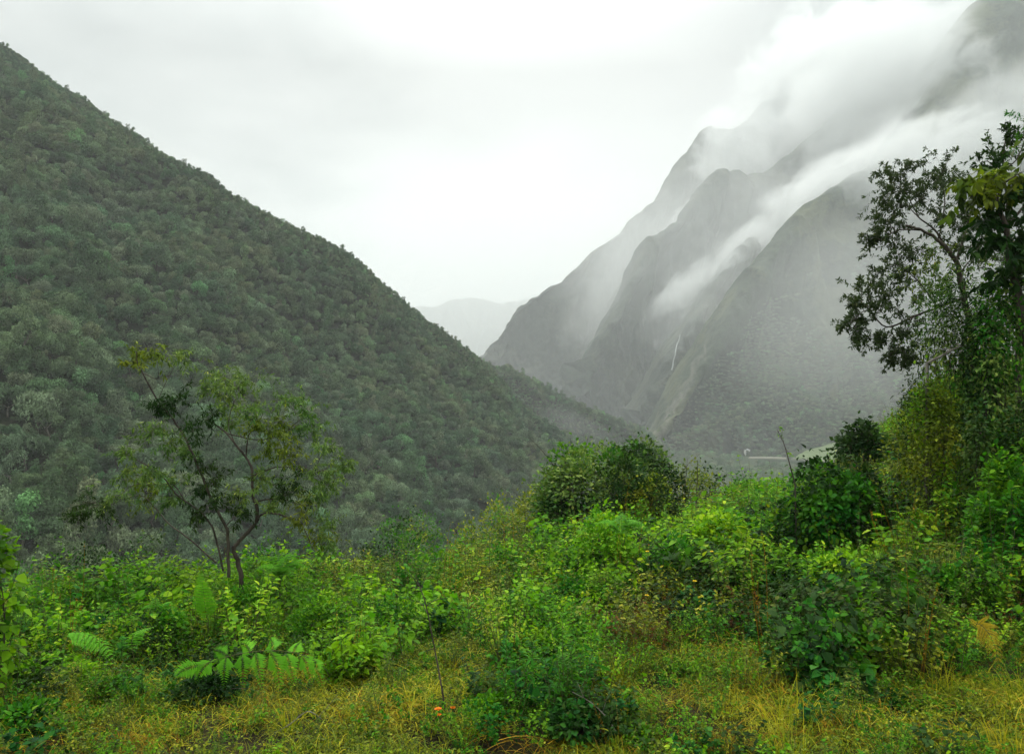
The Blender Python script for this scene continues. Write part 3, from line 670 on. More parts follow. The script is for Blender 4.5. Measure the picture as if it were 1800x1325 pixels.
lib('grass', *[grass(60+i, m_grass, 80, .38, .0036, .16, .9, 1.8, .45) for i in range(3)], grass(64, m_grass, 60, .55, .004, .12, .7, 1.5, .65))
lib('straw', *[litter(70+i, m_straw, 70, .32, .4) for i in range(3)], litter(74, m_grass, 80, .36, .4))
lib('mat', *[mat_grass(170+i, [[m_grass, m_olive], [m_grass, m_grass, m_olive], [m_grass, m_straw, m_olive], [m_grass, m_olive]][i]) for i in range(4)])
lib('low', *[weed(80+i, m_olive, 22, .15, .26, 13, .034, T_Q, .62, .3, base=.2) for i in range(2)], *[weed(83+i, m_mid, 20, .16, .26, 12, .034, T_OV, .55, .3, base=.2) for i in range(2)])
lib('fern', *[fern(90+i, m_fern, 7, .55, .13, .8, 15) for i in range(2)])
lib('brown', *[weed(95+i, m_brown, 16, .4, .34, 9, .045, T_OV, .5, .3, stem=m_straw) for i in range(2)])
lib('shoot', *[weed(180+i, [m_mid, m_olive, m_bright, m_straw][i], 4, .95, .22, 12, [.045, .04, .055, .02][i], [T_OV, T_LANCE, T_OV, T_Q][i], .5, .2, stem=[m_stem, m_stem, m_stem, m_straw][i], base=.1) for i in range(4)])
names = list(K); first = {}; allm = []
for k in names: first[k] = len(allm); allm += K[k]
# patches of the verge as seen in the photograph: (px, py, radius x, radius y, kind weights, size)
Z = [
 (1500, 1270, 260, 75, dict(grass=4, straw=3, low=4, olive=2, small=1.5, mid=1), .8), (1200, 1210, 200, 60, dict(grass=4, straw=3, low=3, brown=.6, small=2, olive=2), .8),
 (1750, 1270, 160, 60, dict(grass=8, straw=6, low=2), .75), (780, 1190, 110, 55, dict(grass=5, straw=4, low=3, olive=1), .8),
 (500, 1270, 400, 45, dict(grass=4, straw=3, low=4, small=3, olive=2, mid=1), .8), (640, 1230, 120, 45, dict(grass=3, straw=2, low=3, small=2, bright=2), .8), (690, 1150, 70, 60, dict(small=4, bright=4, mid=2), 1.0), (330, 1300, 200, 30, dict(small=3, low=4, olive=3, mid=1), .7), (1330, 1290, 130, 30, dict(small=3, low=3, mid=3), .7),
 (960, 1130, 110, 70, dict(bright=3, mid=3, small=2), 1.05), (930, 1240, 120, 80, dict(mid=4, dark=2, small=3), .95), (1010, 1290, 120, 40, dict(dark=4, mid=3), .95),
 (1060, 930, 110, 60, dict(bright=8, mid=1), 1.5), (1250, 930, 150, 50, dict(bright=6, small=2, olive=1), 1.35), (1150, 1010, 200, 60, dict(mid=4, small=3, bright=3, dark=1), 1.3),
 (1230, 1090, 130, 40, dict(dark=3, brown=1.5, olive=2, small=3), .95), (1130, 1120, 90, 40, dict(brown=2.5, straw=1.5, olive=3, small=2), .9),
 (1480, 1150, 130, 100, dict(dark=5, mid=5), 1.3), (1300, 1050, 110, 60, dict(mid=5, small=2, dark=3, bright=1), 1.25), (1480, 1020, 160, 50, dict(bright=6, mid=3, small=2), 1.2), (1400, 960, 80, 40, dict(mid=3, dark=2), 1.2),
 (1700, 930, 140, 80, dict(dark=5, mid=3, small=2), 1.4), (1660, 1040, 130, 60, dict(small=4, olive=3, mid=3), 1.2), (1600, 1170, 80, 70, dict(olive=4, grass=3, small=2), 1.0),
 (1740, 1130, 90, 50, dict(brown=2, olive=2, grass=2, mid=2), .9), (1580, 860, 120, 60, dict(small=3, olive=5, mid=1), 1.3), (1620, 1080, 60, 40, dict(brown=4, olive=2), .8),
 (850, 1010, 120, 50, dict(small=5, bright=2, olive=2), 1.1), (760, 1080, 120, 50, dict(small=4, mid=4, olive=2), 1.05), (700, 1020, 70, 40, dict(small=4, olive=3), 1.0),
 (450, 1080, 180, 45, dict(small=4, bright=4, mid=2, fern=1.5), 1.25), (300, 1100, 100, 50, dict(mid=3, small=4, bright=2), 1.05), (600, 1090, 110, 50, dict(small=5, bright=2, olive=3, fern=1), 1.1),
 (120, 1170, 120, 60, dict(bright=3, small=4, mid=3), 1.0), (60, 1110, 90, 40, dict(small=4, mid=4, fern=1), 1.1), (80, 1250, 110, 60, dict(olive=3, small=3, dark=2, low=2), .9),
 (300, 1210, 120, 40, dict(dark=4, mid=2, small=2), .75), (500, 1215, 120, 28, dict(brown=3, dark=2, straw=2), .5), (620, 1170, 60, 50, dict(bright=3, mid=2, small=2), 1.0),
 (1320, 1200, 90, 40, dict(low=3, grass=3, straw=2, small=1), .8), (1350, 1090, 80, 40, dict(mid=3, dark=3, small=2), 1.1), (880, 950, 80, 30, dict(olive=4, small=3), 1.0)]
def verge_points(n):
    Yp = 5.3+(28-5.3)*g6.uniform(0, 1, n)**.75; pxx = g6.uniform(-420, 2620, n)
    keepw = Yp/28; k = g6.uniform(0, 1, n) < keepw; Yp, pxx = Yp[k], pxx[k]
    x = (pxx-900)/F*Yp; z = z_near(x, Yp); return np.stack([x, Yp, z], 1)
V = verge_points(24500)
CLEAR = [(270, 650, 6.6, 8.6, .36), (90, 300, 7.0, 8.7, .6), (325, 395, 8.7, 10.4, .6), (430, 570, 9.8, 12.5, .62), (1685, 1790, 7.0, 8.3, .55), (1360, 1560, 12.2, 15.5, .6), (250, 320, 8.9, 10.3, .7), (740, 830, 6.6, 7.5, .5), (360, 480, 11, 13.5, .75)]; vx, vy = pxpy(V)
pos, rot_, scl, ix = [], [], [], []
def pick(w):
    if 'straw' in w: w = dict(w, straw=w['straw']*1.0, mat=3, olive=w.get('olive', 0)+1.0, small=w.get('small', 0)+.6, dark=w.get('dark', 0)+.4)
    w = dict(w)
    if any(k in w for k in ('bright', 'mid', 'small')) and 'straw' not in w: w['shoot'] = .5
    ks = list(w); ws = np.array([w[k] for k in ks], float); k = ks[g6.choice(len(ks), p=ws/ws.sum())]
    return first[k]+int(g6.integers(0, len(K[k]))), k
GEN = dict(small=5, mid=2.5, bright=4, olive=2.5, dark=1.2, low=.4, fern=.6, shoot=.7)
for q, x_, y_ in zip(V, vx, vy):
    yr = np.interp(x_, [-400, 0, 400, 800, 1200, 1600, 2000], [8.5, 10, 12.5, 15, 19, 24, 30])
    if q[1] > yr+4: continue
    best = None; sc = 1.0; W_ = [((x_-a)/rx)**2+((y_-b)/ry)**2 for a, b, rx, ry, w, s in Z]
    j = int(np.argmin(W_))
    if W_[j] < 1.1+g6.normal(0, .35): i, k = pick(Z[j][4]); sc = Z[j][5]
    else: i, k = pick(GEN); sc = 1.0 if y_ < 1180 else .8
    if y_ > 1275 and k not in ('grass', 'straw', 'low'): sc *= .75
    dd = math.hypot(q[0], q[1])
    if dd < 5.6: sc *= .5
    if k not in ('grass', 'straw', 'low', 'mat') and y_ < 1200: sc *= 1.14
    for c0, c1, y0_, y1_, sm_ in CLEAR:
        if c0 < x_ < c1 and y0_ < q[1] < y1_: sc = min(sc, sm_*1.0)
    pos.append(q+(0, 0, -.02)); rot_.append((g6.normal(0, .1), g6.normal(0, .1), g6.uniform(0, 6.28))); scl.append(sc*g6.uniform(.65, 1.25)*(1+.35*float(fbm(q[0]/.8, q[1]/.8, 0, 2, 44)))); ix.append(i)
pos, rot_, scl, ix = map(np.array, (pos, rot_, scl, ix))
cat_of = np.zeros(len(pos), int)
gr = np.concatenate([np.arange(first[k], first[k]+len(K[k])) for k in ('grass', 'straw', 'low', 'mat')])
isg = np.isin(ix, gr)
print('verge', len(pos))
# extra grass and straw under everything near the road edge
E = verge_points(15500); E = E[(E[:, 1] < 9.6)]; _ex, _ey = pxpy(E); E = E[g6.uniform(0, 1, len(E)) < np.where(_ey > 1200, 1.0, .15)]; ei = np.where(g6.uniform(0, 1, len(E)) < .75, g6.choice(np.arange(first['mat'], first['mat']+4), len(E)), g6.choice(gr, len(E)))
ei = np.where(g6.uniform(0, 1, len(E)) < .2, g6.choice(np.arange(first['low'], first['low']+4), len(E)), ei)
L_ = verge_points(20000); _lx, _ly = pxpy(L_); L_ = L_[(L_[:, 1] < 15) & (g6.uniform(0, 1, len(L_)) < np.where(_ly > 1210, .6, 1))]; E = np.concatenate([E, L_]); ei = np.concatenate([ei, g6.choice(np.arange(first['low'], first['low']+4), len(L_))])
remap = {int(k): n for n, k in enumerate(gr)}
gp = np.concatenate([pos[isg], E]); gi_ = np.concatenate([ix[isg], ei])
scatter('grass', 'yellow green grass, straw and low herbs covering the verge', [allm[k] for k in gr], gp,
        np.concatenate([rot_[isg], np.stack([g6.normal(0, .1, len(E)), g6.normal(0, .1, len(E)), g6.uniform(0, 6.28, len(E))], 1)]),
        np.concatenate([scl[isg], g6.uniform(.5, 1.1, len(E))]), [remap[int(k)] for k in gi_])
oth = [k for k in range(len(allm)) if k not in set(gr.tolist())]; remap = {k: n for n, k in enumerate(oth)}
scatter('undergrowth', 'tangled bright green leafy undergrowth covering the bank', [allm[k] for k in oth], pos[~isg], rot_[~isg], scl[~isg], [remap[int(k)] for k in ix[~isg]])
# ------------------------------------------------------------------ individual plants
def arc2(a, b, g, n=6, rise=.12):
    L = np.linalg.norm(b-a); t = np.linspace(0, 1, n)[:, None]
    m = (a+b)/2+np.array((0, 0, rise*L))+g.normal(0, .08, 3)*L; return (1-t)**2*a+2*t*(1-t)*m+t*t*b
def traced_tree(name, label, cat, seed, Y, conv, limbs, clusters, mats, T, ln, per, barkm=None, droop=.3, dep=.5, group=None, twig=.0035, spray=4, tint=.5):
    """limbs: (points, r0, r1, depth at start, depth at end), the first is the trunk; clusters: (x, y, r, material)"""
    g = np.random.default_rng(seed); barkm = barkm or m_bark
    C_ = []
    for (q, r0, r1, d0, d1) in limbs:
        q = [conv(*a) for a in q]; k = len(q)
        w = np.array([P(a, b, Y+d0+(d1-d0)*i/max(k-1, 1)) for i, (a, b) in enumerate(q)])
        n = (k-1)*5+1; C_.append((cr(w, np.linspace(0, k-1, n)), np.linspace(r0, r1, n)))
    base = C_[0][0][0].copy(); gz = float(z_near(base[0], base[1]))
    if base[2] > gz: C_[0] = (np.concatenate([[np.array((base[0], base[1], gz-.1))], C_[0][0]]), np.concatenate([[C_[0][1][0]*1.15], C_[0][1]])); base[2] = gz
    root = empty(name, tuple(base)); tag(root, label, cat, group)
    for i, (c, r) in enumerate(C_):
        mb = MB(); c2 = c+g.normal(0, 1, c.shape)*r[:, None]*.25; c2[0] = c[0]; mb.tube(c2-base, r, 8 if r[0] > .02 else 5, .5, 0)
        link('trunk' if i == 0 else 'limb', mb.build('trunk' if i == 0 else 'limb', [barkm], True), root)
    allp = np.concatenate([c for c, r in C_]); mb = MB(); nm = len(mats)
    for (x, y, r, mi) in clusters:
        a, b = conv(x, y); r2 = (conv(x+r, y)[0]-a)/F
        i0 = np.argmin((pxpy(allp)[0]-a)**2+(pxpy(allp)[1]-b)**2); yy = allp[i0][1]+g.uniform(-dep, dep); ctr = P(a, b, yy); rr = r2*yy
        tw = arc2(allp[i0], ctr, g); mb.tube(tw-base, np.linspace(twig*1.6, twig*.7, 6), 4, .5, nm)
        for s in range(spray):
            e = ctr+g.normal(0, 1, 3)*rr*np.array((.95, .95, .78)); sp = arc2(tw[int(g.integers(2, 6))], e, g, 6, .18)
            mb.tube(sp-base, np.linspace(twig*.7, twig*.3, 6), 3, .5, nm); n = max(3, int(per*g.uniform(.6, 1.3)))
            t = 1-g.uniform(0, 1, n)**1.6*.75; k = t*5; i = np.minimum(k.astype(int), 4); f = (k-i)[:, None]; pos = sp[i]*(1-f)+sp[i+1]*f
            ax = nrmz(sp[-1]-sp[2]); sd = nrmz(g.normal(0, 1, (n, 3))); d = nrmz(sd+ax*.6+np.array((0, 0, -droop)))
            mb.leaves(T, pos-base, d, np.array((0, 0, 1.))+g.normal(0, .45, (n, 3)), ln*g.uniform(.6, 1.2, n), np.clip(tint+g.normal(0, .2, n), 0, 1), mi)
    link('crown', mb.build('crown', list(mats)+[barkm]), root)
    return root
m_feather = leaf_mat('feathery_leaves', [(0, (.018, .035, .012)), (.5, (.038, .066, .024)), (.9, (.08, .115, .045)), (1, (.12, .14, .06))], .3, .5, .3, .3)
T_OV2 = LT(.2, .2, .06, .35)
T_TUFT = LT(.17, .1, .04, .45)
z3 = lambda x, y: (100+x/2.65, 550+y/2.65)
z4 = lambda x, y: (1400+x/1.767, 150+y/1.767)
ident = lambda x, y: (x, y)
cl = [(370,190,50,1),(480,210,55,1),(600,215,50,0),(500,440,50,2),(460,440,30,2),(580,400,50,2),(690,345,40,0),(780,310,60,0),(850,360,80,0),(900,430,60,0),(800,440,70,0),(830,520,60,0),(900,500,50,0),
 (1060,400,60,0),(1130,420,60,0),(1040,500,70,1),(1170,480,50,0),(1200,570,70,0),(1250,610,50,0),(1050,590,60,1),(640,550,50,2),(690,500,50,2),(700,720,60,2),(740,800,60,2),(560,790,60,0),(440,750,50,0),
 (320,660,40,0),(300,760,60,0),(280,860,60,0),(100,880,60,2),(220,930,70,2),(100,940,40,2),(530,600,40,0),(440,560,40,0),(380,800,60,1),(430,860,60,1),(520,880,40,0),(640,940,50,2),(760,880,50,2),(860,860,50,0),
 (1010,800,60,0),(1120,800,80,2),(1060,850,50,2),(1190,740,70,0),(1260,800,60,0),(1290,760,40,0),(1220,850,60,0),(1160,880,50,1),(1250,1000,60,0),(1200,1050,60,1),(1280,1080,50,0),(1130,960,50,1),(1000,900,40,0),
 (1360,710,30,0),(950,780,40,0),(600,660,30,0),(680,830,40,2),(990,650,40,1),(1090,650,50,1),(860,300,40,0),(930,540,40,1),(980,560,40,1),(1100,540,50,0),(760,380,50,0),(350,230,30,1),(860,940,40,2)]
lt_limbs = [([(860,1240),(842,1150),(825,1090),(870,1040),(930,970),(930,900),(915,860),(910,790),(903,710),(880,670),(830,610),(790,560),(730,510),(725,475)], 0.0400, 0.0105, 0, .5),
 ([(800,1230),(797,1050),(785,990),(730,890),(680,770),(630,650),(590,570),(530,480),(470,410),(400,280),(375,230),(372,180)], 0.0286, 0.0075, -.15, -.6),
 ([(930,970),(960,935),(1030,935),(1110,970),(1150,1000),(1190,1100)], 0.0204, 0.0060, .15, -.3), ([(920,890),(960,870),(1060,870),(1130,890),(1260,905)], 0.0163, 0.0045, .2, .7),
 ([(905,760),(960,740),(1010,720),(1080,718),(1200,745)], 0.0150, 0.0045, .3, .1), ([(880,670),(893,570),(925,540),(960,470)], 0.0122, 0.0045, .4, .2), ([(790,560),(870,580),(940,590),(1040,570),(1150,480)], 0.0122, 0.0045, .45, .6),
 ([(775,1200),(725,1000),(650,910),(560,850),(500,770),(420,710),(330,665),(280,650)], 0.0177, 0.0045, -.2, -.8), ([(600,880),(540,800),(440,800),(360,800),(290,850)], 0.0095, 0.0037, -.5, -.3),
 ([(740,1160),(600,1040),(520,980),(450,900),(380,850),(230,900)], 0.0163, 0.0045, 0, .6), ([(790,990),(830,945),(862,905)], 0.0109, 0.0053, -.15, .2), ([(830,610),(800,520),(820,430),(850,360)], 0.0095, 0.0037, .5, .9),
 ([(400,280),(470,305),(465,215)], 0.0061, 0.0030, -.55, -.7), ([(475,395),(510,320),(560,230)], 0.0061, 0.0030, -.5, -.2)]
traced_tree('leaning_tree', 'slender crooked tree with sparse drooping olive leaves standing alone at the slope edge', 'tree', 501, 13.0, z3, lt_limbs, cl, [m_tree, m_olive, m_dark], T_LANCE, .088, 17, droop=.45, dep=.7, spray=18, twig=.0028)

cl = [(340,250,30,0),(280,280,30,0),(300,320,45,0),(350,310,50,0),(270,350,30,0),(270,400,35,0),(320,380,40,0),(240,470,30,0),(250,490,25,0),(300,440,35,0),(460,265,35,0),(430,300,40,0),(480,290,30,0),(400,350,40,0),(440,410,35,0),
 (380,340,35,0),(500,440,30,0),(530,400,30,0),(560,510,50,0),(600,540,40,0),(320,530,50,0),(370,520,50,0),(280,560,40,0),(250,590,35,0),(320,600,55,0),(380,590,55,1),(430,540,45,1),(270,640,40,0),(200,640,35,0),(220,690,35,0),
 (180,680,25,0),(160,740,30,0),(190,730,25,0),(310,690,60,0),(370,660,55,1),(260,700,40,0),(210,790,25,0),(250,800,20,0),(300,780,50,0),(350,760,50,0),(290,840,30,0),(330,830,40,0),(390,800,40,1),(370,860,25,0),(500,500,30,0),(620,480,40,0),(560,440,30,0),(640,580,40,0),(440,620,50,1),(490,620,50,1)]
limbs = [([(560,860),(530,700),(515,640),(500,560),(470,510),(440,480),(390,450),(340,435)], .075, .018, 0, -.4), ([(500,540),(520,470),(540,400),(560,350)], .035, .014, 0, .5), ([(470,510),(430,450),(380,410),(345,375)], .026, .008, 0, .4),
 ([(440,480),(455,420),(460,350),(450,290)], .018, .007, 0, -.5), ([(390,450),(320,450),(260,480)], .018, .006, -.3, -.2), ([(560,345),(520,320),(450,290)], .014, .006, .4, .1), ([(380,410),(340,330),(330,270)], .014, .005, .2, .5),
 ([(522,660),(440,690),(360,720),(280,750),(220,700),(170,735)], .030, .006, 0, -.4), ([(440,690),(380,610),(320,560)], .018, .005, -.1, .3), ([(360,720),(330,790),(300,830)], .014, .005, -.2, -.5), ([(505,590),(560,520),(610,500)], .016, .006, 0, .5)]
traced_tree('feathery_tree', 'tall airy tree with pale forked trunk and dark feathery leaf tufts against the mist', 'tree', 502, 16.0, z4, limbs, cl, [m_feather, m_tree], T_TUFT, .088, 36, m_bark, droop=.0, dep=.5, spray=13, twig=.004, tint=.42)
cl = [(560,320,50,0),(600,290,50,0),(640,310,50,0),(690,280,50,0),(540,350,40,0),(620,360,60,1),(690,350,60,1),(590,420,50,1),(660,420,60,1),(700,480,40,1),(640,480,50,1),(670,540,50,1),(700,600,50,1),(640,600,40,1),(740,420,60,1),(740,300,60,0),(600,510,40,1),(520,310,30,0),(740,540,60,1)]
traced_tree('broadleaf_tree', 'tree with big drooping yellow green leaves at top right before the feathery tree', 'tree', 503, 13.5, z4,
    [([(730,900),(700,700),(670,560),(650,450),(620,370),(570,330)], .08, .02, 0, -.2), ([(650,450),(700,380),(740,300)], .03, .01, 0, .3), ([(620,370),(640,310),(700,270)], .02, .008, -.1, -.3)], cl, [m_olive, m_dark], T_OV2, .20, 12, droop=.6, dep=.4, spray=8, twig=.005, tint=.42)
traced_tree('feathery_tree', 'slim treetop with dark feathery tufts poking up behind the big drooping leaves at top right', 'tree', 504, 18.0, z4,
    [([(690,700),(660,500),(655,350),(640,260),(652,150)], .06, .012, 0, 0), ([(645,300),(600,240),(570,240)], .018, .006, 0, .2), ([(642,270),(690,220),(720,130)], .02, .006, 0, -.2)],
    [(650,170,26,0),(610,210,32,0),(650,210,30,0),(580,250,28,0),(640,245,30,0),(655,145,18,0),(625,255,30,0),(700,190,35,1),(710,120,35,1),(730,150,35,1),(690,150,20,0),(600,270,30,0)], [m_dark, m_mid], T_TUFT, .12, 20, m_bark, droop=.0, dep=.4, spray=9, tint=.42)

# generic bush: stems and lobes of leaves on an uneven ellipsoid
def bush_parts(seed, rx, ry, rz, n, T, ln, mats, mw=None, tint=.5, tv=.2, hollow=.55, nl=16, lobe=.36, droop=.2, lean=(0, 0), stem_r=.012, base_z=0.0, topbias=.5, strag=.06):
    g = np.random.default_rng(seed); an = g.uniform(0, 6.28, nl); u = g.uniform(-.15, 1, nl); rr = np.sqrt(np.clip(1-u*u, 0, 1))*g.uniform(.55, 1, nl)
    C_ = np.stack([rr*np.cos(an)*.72, rr*np.sin(an)*.72, np.clip(u, -.1, 1)*.62+.35], 1); lr = lobe*g.uniform(.6, 1.25, nl)
    sc = np.array((rx, ry, rz)); li = g.choice(nl, n, p=lr**2/np.sum(lr**2)); d = nrmz(g.normal(0, 1, (n, 3))+np.array((0, 0, topbias)))
    r_ = np.where(g.uniform(0, 1, n) < strag, g.uniform(1.1, 1.6, n), hollow+(1.06-hollow)*g.uniform(0, 1, n)**.6)
    pos = (C_[li]+d*(lr[li]*r_)[:, None])*sc; pos[:, :2] += np.array(lean)*pos[:, 2:3]; pos[:, 2] += base_z
    pos[:, 2] = np.maximum(pos[:, 2], .02)
    dirs = nrmz(d+g.normal(0, .55, (n, 3))+np.array((0, 0, -droop))); up = nrmz(d*.7+np.array((0, 0, .7))+g.normal(0, .35, (n, 3)))
    lt = g.uniform(.3, .7, nl)*.6+tint-.27; mb = MB(); w = np.array(mw or [1]+[0]*(len(mats)-1), float); mi = g.choice(len(mats), nl, p=w/w.sum())
    for m_ in range(len(mats)):
        k = mi[li] == m_
        if k.any(): mb.leaves(T, pos[k], dirs[k], up[k], ln*g.uniform(.6, 1.25, k.sum()), np.clip(lt[li][k]+g.normal(0, tv, k.sum()), 0, 1), m_)
    st = MB()
    for i in range(nl):
        e = C_[i]*sc; e[:2] += np.array(lean)*e[2]; e[2] += base_z; a = np.array((g.normal(0, .06)*rx, g.normal(0, .06)*ry, -.05))
        c = arc2(a, e, g, 7, .1); st.tube(c, np.linspace(stem_r, stem_r*.3, 7), 5, .5, 0)
        for q in range(3):
            c2 = arc2(c[int(g.integers(3, 7))], e+g.normal(0, 1, 3)*lr[i]*sc*.8, g, 5, .1); st.tube(c2, np.linspace(stem_r*.35, stem_r*.12, 5), 3, .5, 0)
    return mb.build('foliage', mats), st.build('stems', [m_bark], True)
def bush(name, label, cat, base, seed, size, n, T, ln, mats, parts=('foliage', 'stems'), group=None, rz=0, **k):
    f, s = bush_parts(seed, *size, n, T, ln, mats, **k)
    root = empty(name, tuple(base), rz); tag(root, label, cat, group)
    link(parts[0], f, root); link(parts[1], s, root); return root
def at_px(px, py, Yq=None):
    if Yq is None: return ground_at(px, py)
    q = P(px, py, Yq); q[2] = float(z_near(q[0], Yq)); return q
def px_size(wpx, hpx, Yq): return (wpx/2/F*Yq, wpx/2/F*Yq, hpx/F*Yq)
def bush_px(name, label, cat, px, top, Yq, wpx, seed, n, T, ln, mats, group=None, depth=1.0, parts=('foliage', 'stems'), **k):
    """stands on the ground at distance Yq; its top reaches photo row `top`"""
    b = at_px(px, 0, Yq); h = P(px, top, Yq)[2]-b[2]; w = wpx/2/F*Yq
    return bush(name, label, cat, b, seed, (w*1.08, w*depth, (h-k.get('base_z', 0)*.9)/1.28), n, T, ln, mats, parts, group, **k)
TC = ('crown', 'trunk')
bush_px('round_bush', 'big round dark bush of glossy leaves in the middle right with bright top', 'bush', 1458, 797, 15.0, 215, 601, 7500, T_OV, .11, [m_mid, m_dark, m_bright], mw=[4, 4, 2], nl=26, hollow=.75, droop=.5, lobe=.33)
bush_px('bushy_tree', 'bushy tree with fresh green umbrella crown in the middle, left of the vine covered stump', 'tree', 1036, 768, 25.0, 235, 602, 8500, T_Q, .15, [m_tree, m_mid, m_dark], mw=[3, 2, 1.5], parts=TC, nl=26, lobe=.27, base_z=.5, stem_r=.05)
bush_px('bushy_tree', 'bushy tree with fresh green crown in the middle, behind the vine covered stump', 'tree', 1122, 764, 27.0, 190, 603, 6500, T_Q, .15, [m_tree, m_mid, m_dark], mw=[3, 1, 2], parts=TC, nl=20, lobe=.27, base_z=.7, stem_r=.05)
bush_px('vine_covered_stump', 'dark stump wrapped in vines with yellow green top, in front of the bushy trees', 'tree', 1090, 808, 21.5, 90, 604, 3400, T_Q, .10, [m_dark, m_olive], mw=[3, 1], nl=14, hollow=.6, parts=('vines', 'stump'), stem_r=.05)
bush_px('vine_heap', 'low dark heap of vines leaning right of the vine covered stump', 'bush', 1140, 830, 21.0, 140, 605, 4600, T_Q, .10, [m_dark, m_olive], mw=[3, 1.3], nl=18, hollow=.6)
bush_px('small_tree', 'small dark green tree in front of the village road', 'tree', 1515, 742, 22.0, 110, 606, 1900, T_OV, .13, [m_dark], parts=TC, nl=14, lobe=.26, base_z=.7, stem_r=.035, strag=.15)
bush_px('small_tree', 'low dark bush beside the vine mass, right of the small dark tree', 'tree', 1590, 764, 21.0, 90, 607, 1600, T_OV, .11, [m_dark, m_brown], mw=[4, 1], parts=TC, nl=12, lobe=.3, base_z=.3, stem_r=.03)
# the vine-hung mass at the right edge
VG = 'vine hung shrubs on the right bank'
bush_px('vine_thicket', 'tall dark thicket of hanging vines at the right edge', 'thicket', 1775, 380, 14.0, 250, 611, 13000, T_OV, .08, [m_dark, m_tree, m_mid], VG, mw=[5, 2, 2], nl=44, lobe=.24, hollow=.4, droop=.9)
bush_px('vine_thicket', 'olive brown tangle of vines under the airy tree', 'thicket', 1672, 420, 15.0, 210, 612, 9000, T_LANCE, .11, [m_tree, m_dark, m_olive], VG, mw=[5, 3, 1], nl=34, lobe=.24, hollow=.35, droop=.6)
bush_px('vine_thicket', 'light yellow green leafy shrub at the foot of the olive vine tangle', 'thicket', 1630, 660, 14.0, 160, 613, 5000, T_OV, .075, [m_olive, m_bright], VG, mw=[3, 1.5], nl=22, lobe=.28, hollow=.45, droop=.3)
bush_px('vine_thicket', 'dark vine mass in shade in front of the tall dark thicket', 'thicket', 1740, 690, 12.5, 200, 614, 7000, T_OV, .08, [m_dark, m_mid], VG, mw=[5, 1], nl=26, lobe=.28, hollow=.45, droop=.8)
bush_px('vine_thicket', 'mid green shrub with upright shoots at right edge below the dark vines', 'thicket', 1775, 790, 11.5, 150, 615, 3600, T_OV, .09, [m_mid, m_bright], VG, mw=[4, 1], nl=16, lobe=.3, droop=.2)
# bright shrubs of the bank
BG = 'shrubs growing on the near bank'
def bb(px, top, Yq, w, seed, n, T, ln, mats, label, **k): return bush_px('shrub', label, 'shrub', px, top, Yq, w, seed, n, T, ln, mats, BG, **k)
bb(1060, 893, 14.5, 150, 621, 2600, T_OV, .09, [m_bright, m_mid], 'brightest lime green leafy shrub below the vine covered stump', tint=.52, droop=.3, mw=[3, 2], strag=.2, lobe=.28)
bb(1255, 905, 14.5, 150, 622, 2000, T_OV, .11, [m_bright, m_mid], 'bright green leafy shrub left of the big round bush', mw=[3, 1], tint=.6)
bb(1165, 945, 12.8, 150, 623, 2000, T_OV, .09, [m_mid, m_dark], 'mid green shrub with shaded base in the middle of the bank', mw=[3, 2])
bb(1330, 965, 12.5, 130, 624, 1800, T_OV, .09, [m_mid, m_dark], 'mid green shrub in front of the big round bush on its left', mw=[3, 1.5])
bb(1475, 975, 11.5, 150, 625, 2200, T_OV, .08, [m_bright, m_mid], 'fresh green shrub directly in front of the big round bush', mw=[2, 1], tint=.55)
bb(1600, 900, 13.0, 120, 626, 1900, T_OV, .08, [m_olive, m_bright], 'light green shrub between the big round bush and the dark vines', mw=[2, 1])
bb(1690, 985, 10.5, 140, 627, 2400, T_OV, .07, [m_mid, m_dark], 'leafy green shrub below the dark vine mass', mw=[2, 1])
bb(1500, 1090, 8.9, 170, 628, 2000, T_OV, .085, [m_mid, m_bright], 'green shrub above the dark heart leaved plant', mw=[2, 1], droop=.4)
bb(1465, 1150, 8.2, 150, 629, 700, T_HEART, .125, [m_teal, m_dark], 'dark plant with big heart shaped leaves on the lower right verge', mw=[3, 1], droop=.9, tint=.55, lobe=.3)
bb(945, 1105, 9.2, 120, 630, 1500, T_OV, .07, [m_bright, m_mid], 'light green bushy clump on the middle of the verge', mw=[2, 1])
bb(935, 1190, 7.8, 150, 631, 1500, T_OV, .065, [m_mid, m_dark], 'darker green clump in front of the light green clump', mw=[2, 1])
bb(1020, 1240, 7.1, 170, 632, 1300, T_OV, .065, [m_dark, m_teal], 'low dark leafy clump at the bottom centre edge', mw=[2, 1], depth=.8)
bb(875, 1225, 7.4, 110, 645, 1100, T_OV, .055, [m_mid, m_bright], 'mid green clump beside the low dark clump at bottom centre', mw=[3, 1])
bb(1110, 1275, 7.0, 120, 646, 1000, T_OV, .055, [m_mid, m_olive], 'green clump right of the low dark clump at bottom centre', mw=[2, 1])
bb(1585, 1215, 7.9, 110, 647, 1100, T_OV, .05, [m_teal, m_mid], 'small bluish green clump right of the heart leaved plant', mw=[2, 1])
bb(205, 1200, 7.9, 130, 648, 1400, T_OV, .055, [m_mid, m_dark], 'green clump left of the big bright fern', mw=[2, 1])
bb(1000, 1010, 12.2, 130, 649, 1600, T_OV, .07, [m_mid, m_olive], 'mid green shrub left of the shaded shrub in mid bank', mw=[2, 1])
bb(780, 1010, 13.0, 140, 633, 2400, T_Q, .06, [m_mid, m_olive], 'fine leaved green shrub at the slope edge in the centre', mw=[2, 1], strag=.12)
bb(700, 1050, 11.2, 130, 634, 2200, T_Q, .055, [m_mid, m_bright], 'fine leaved shrub between the leaning tree and the centre', mw=[2, 1], strag=.12)
bb(570, 1045, 10.8, 120, 635, 2200, T_Q, .055, [m_mid, m_bright], 'fine leaved shrub right of the upright fern', mw=[2, 1], strag=.12)
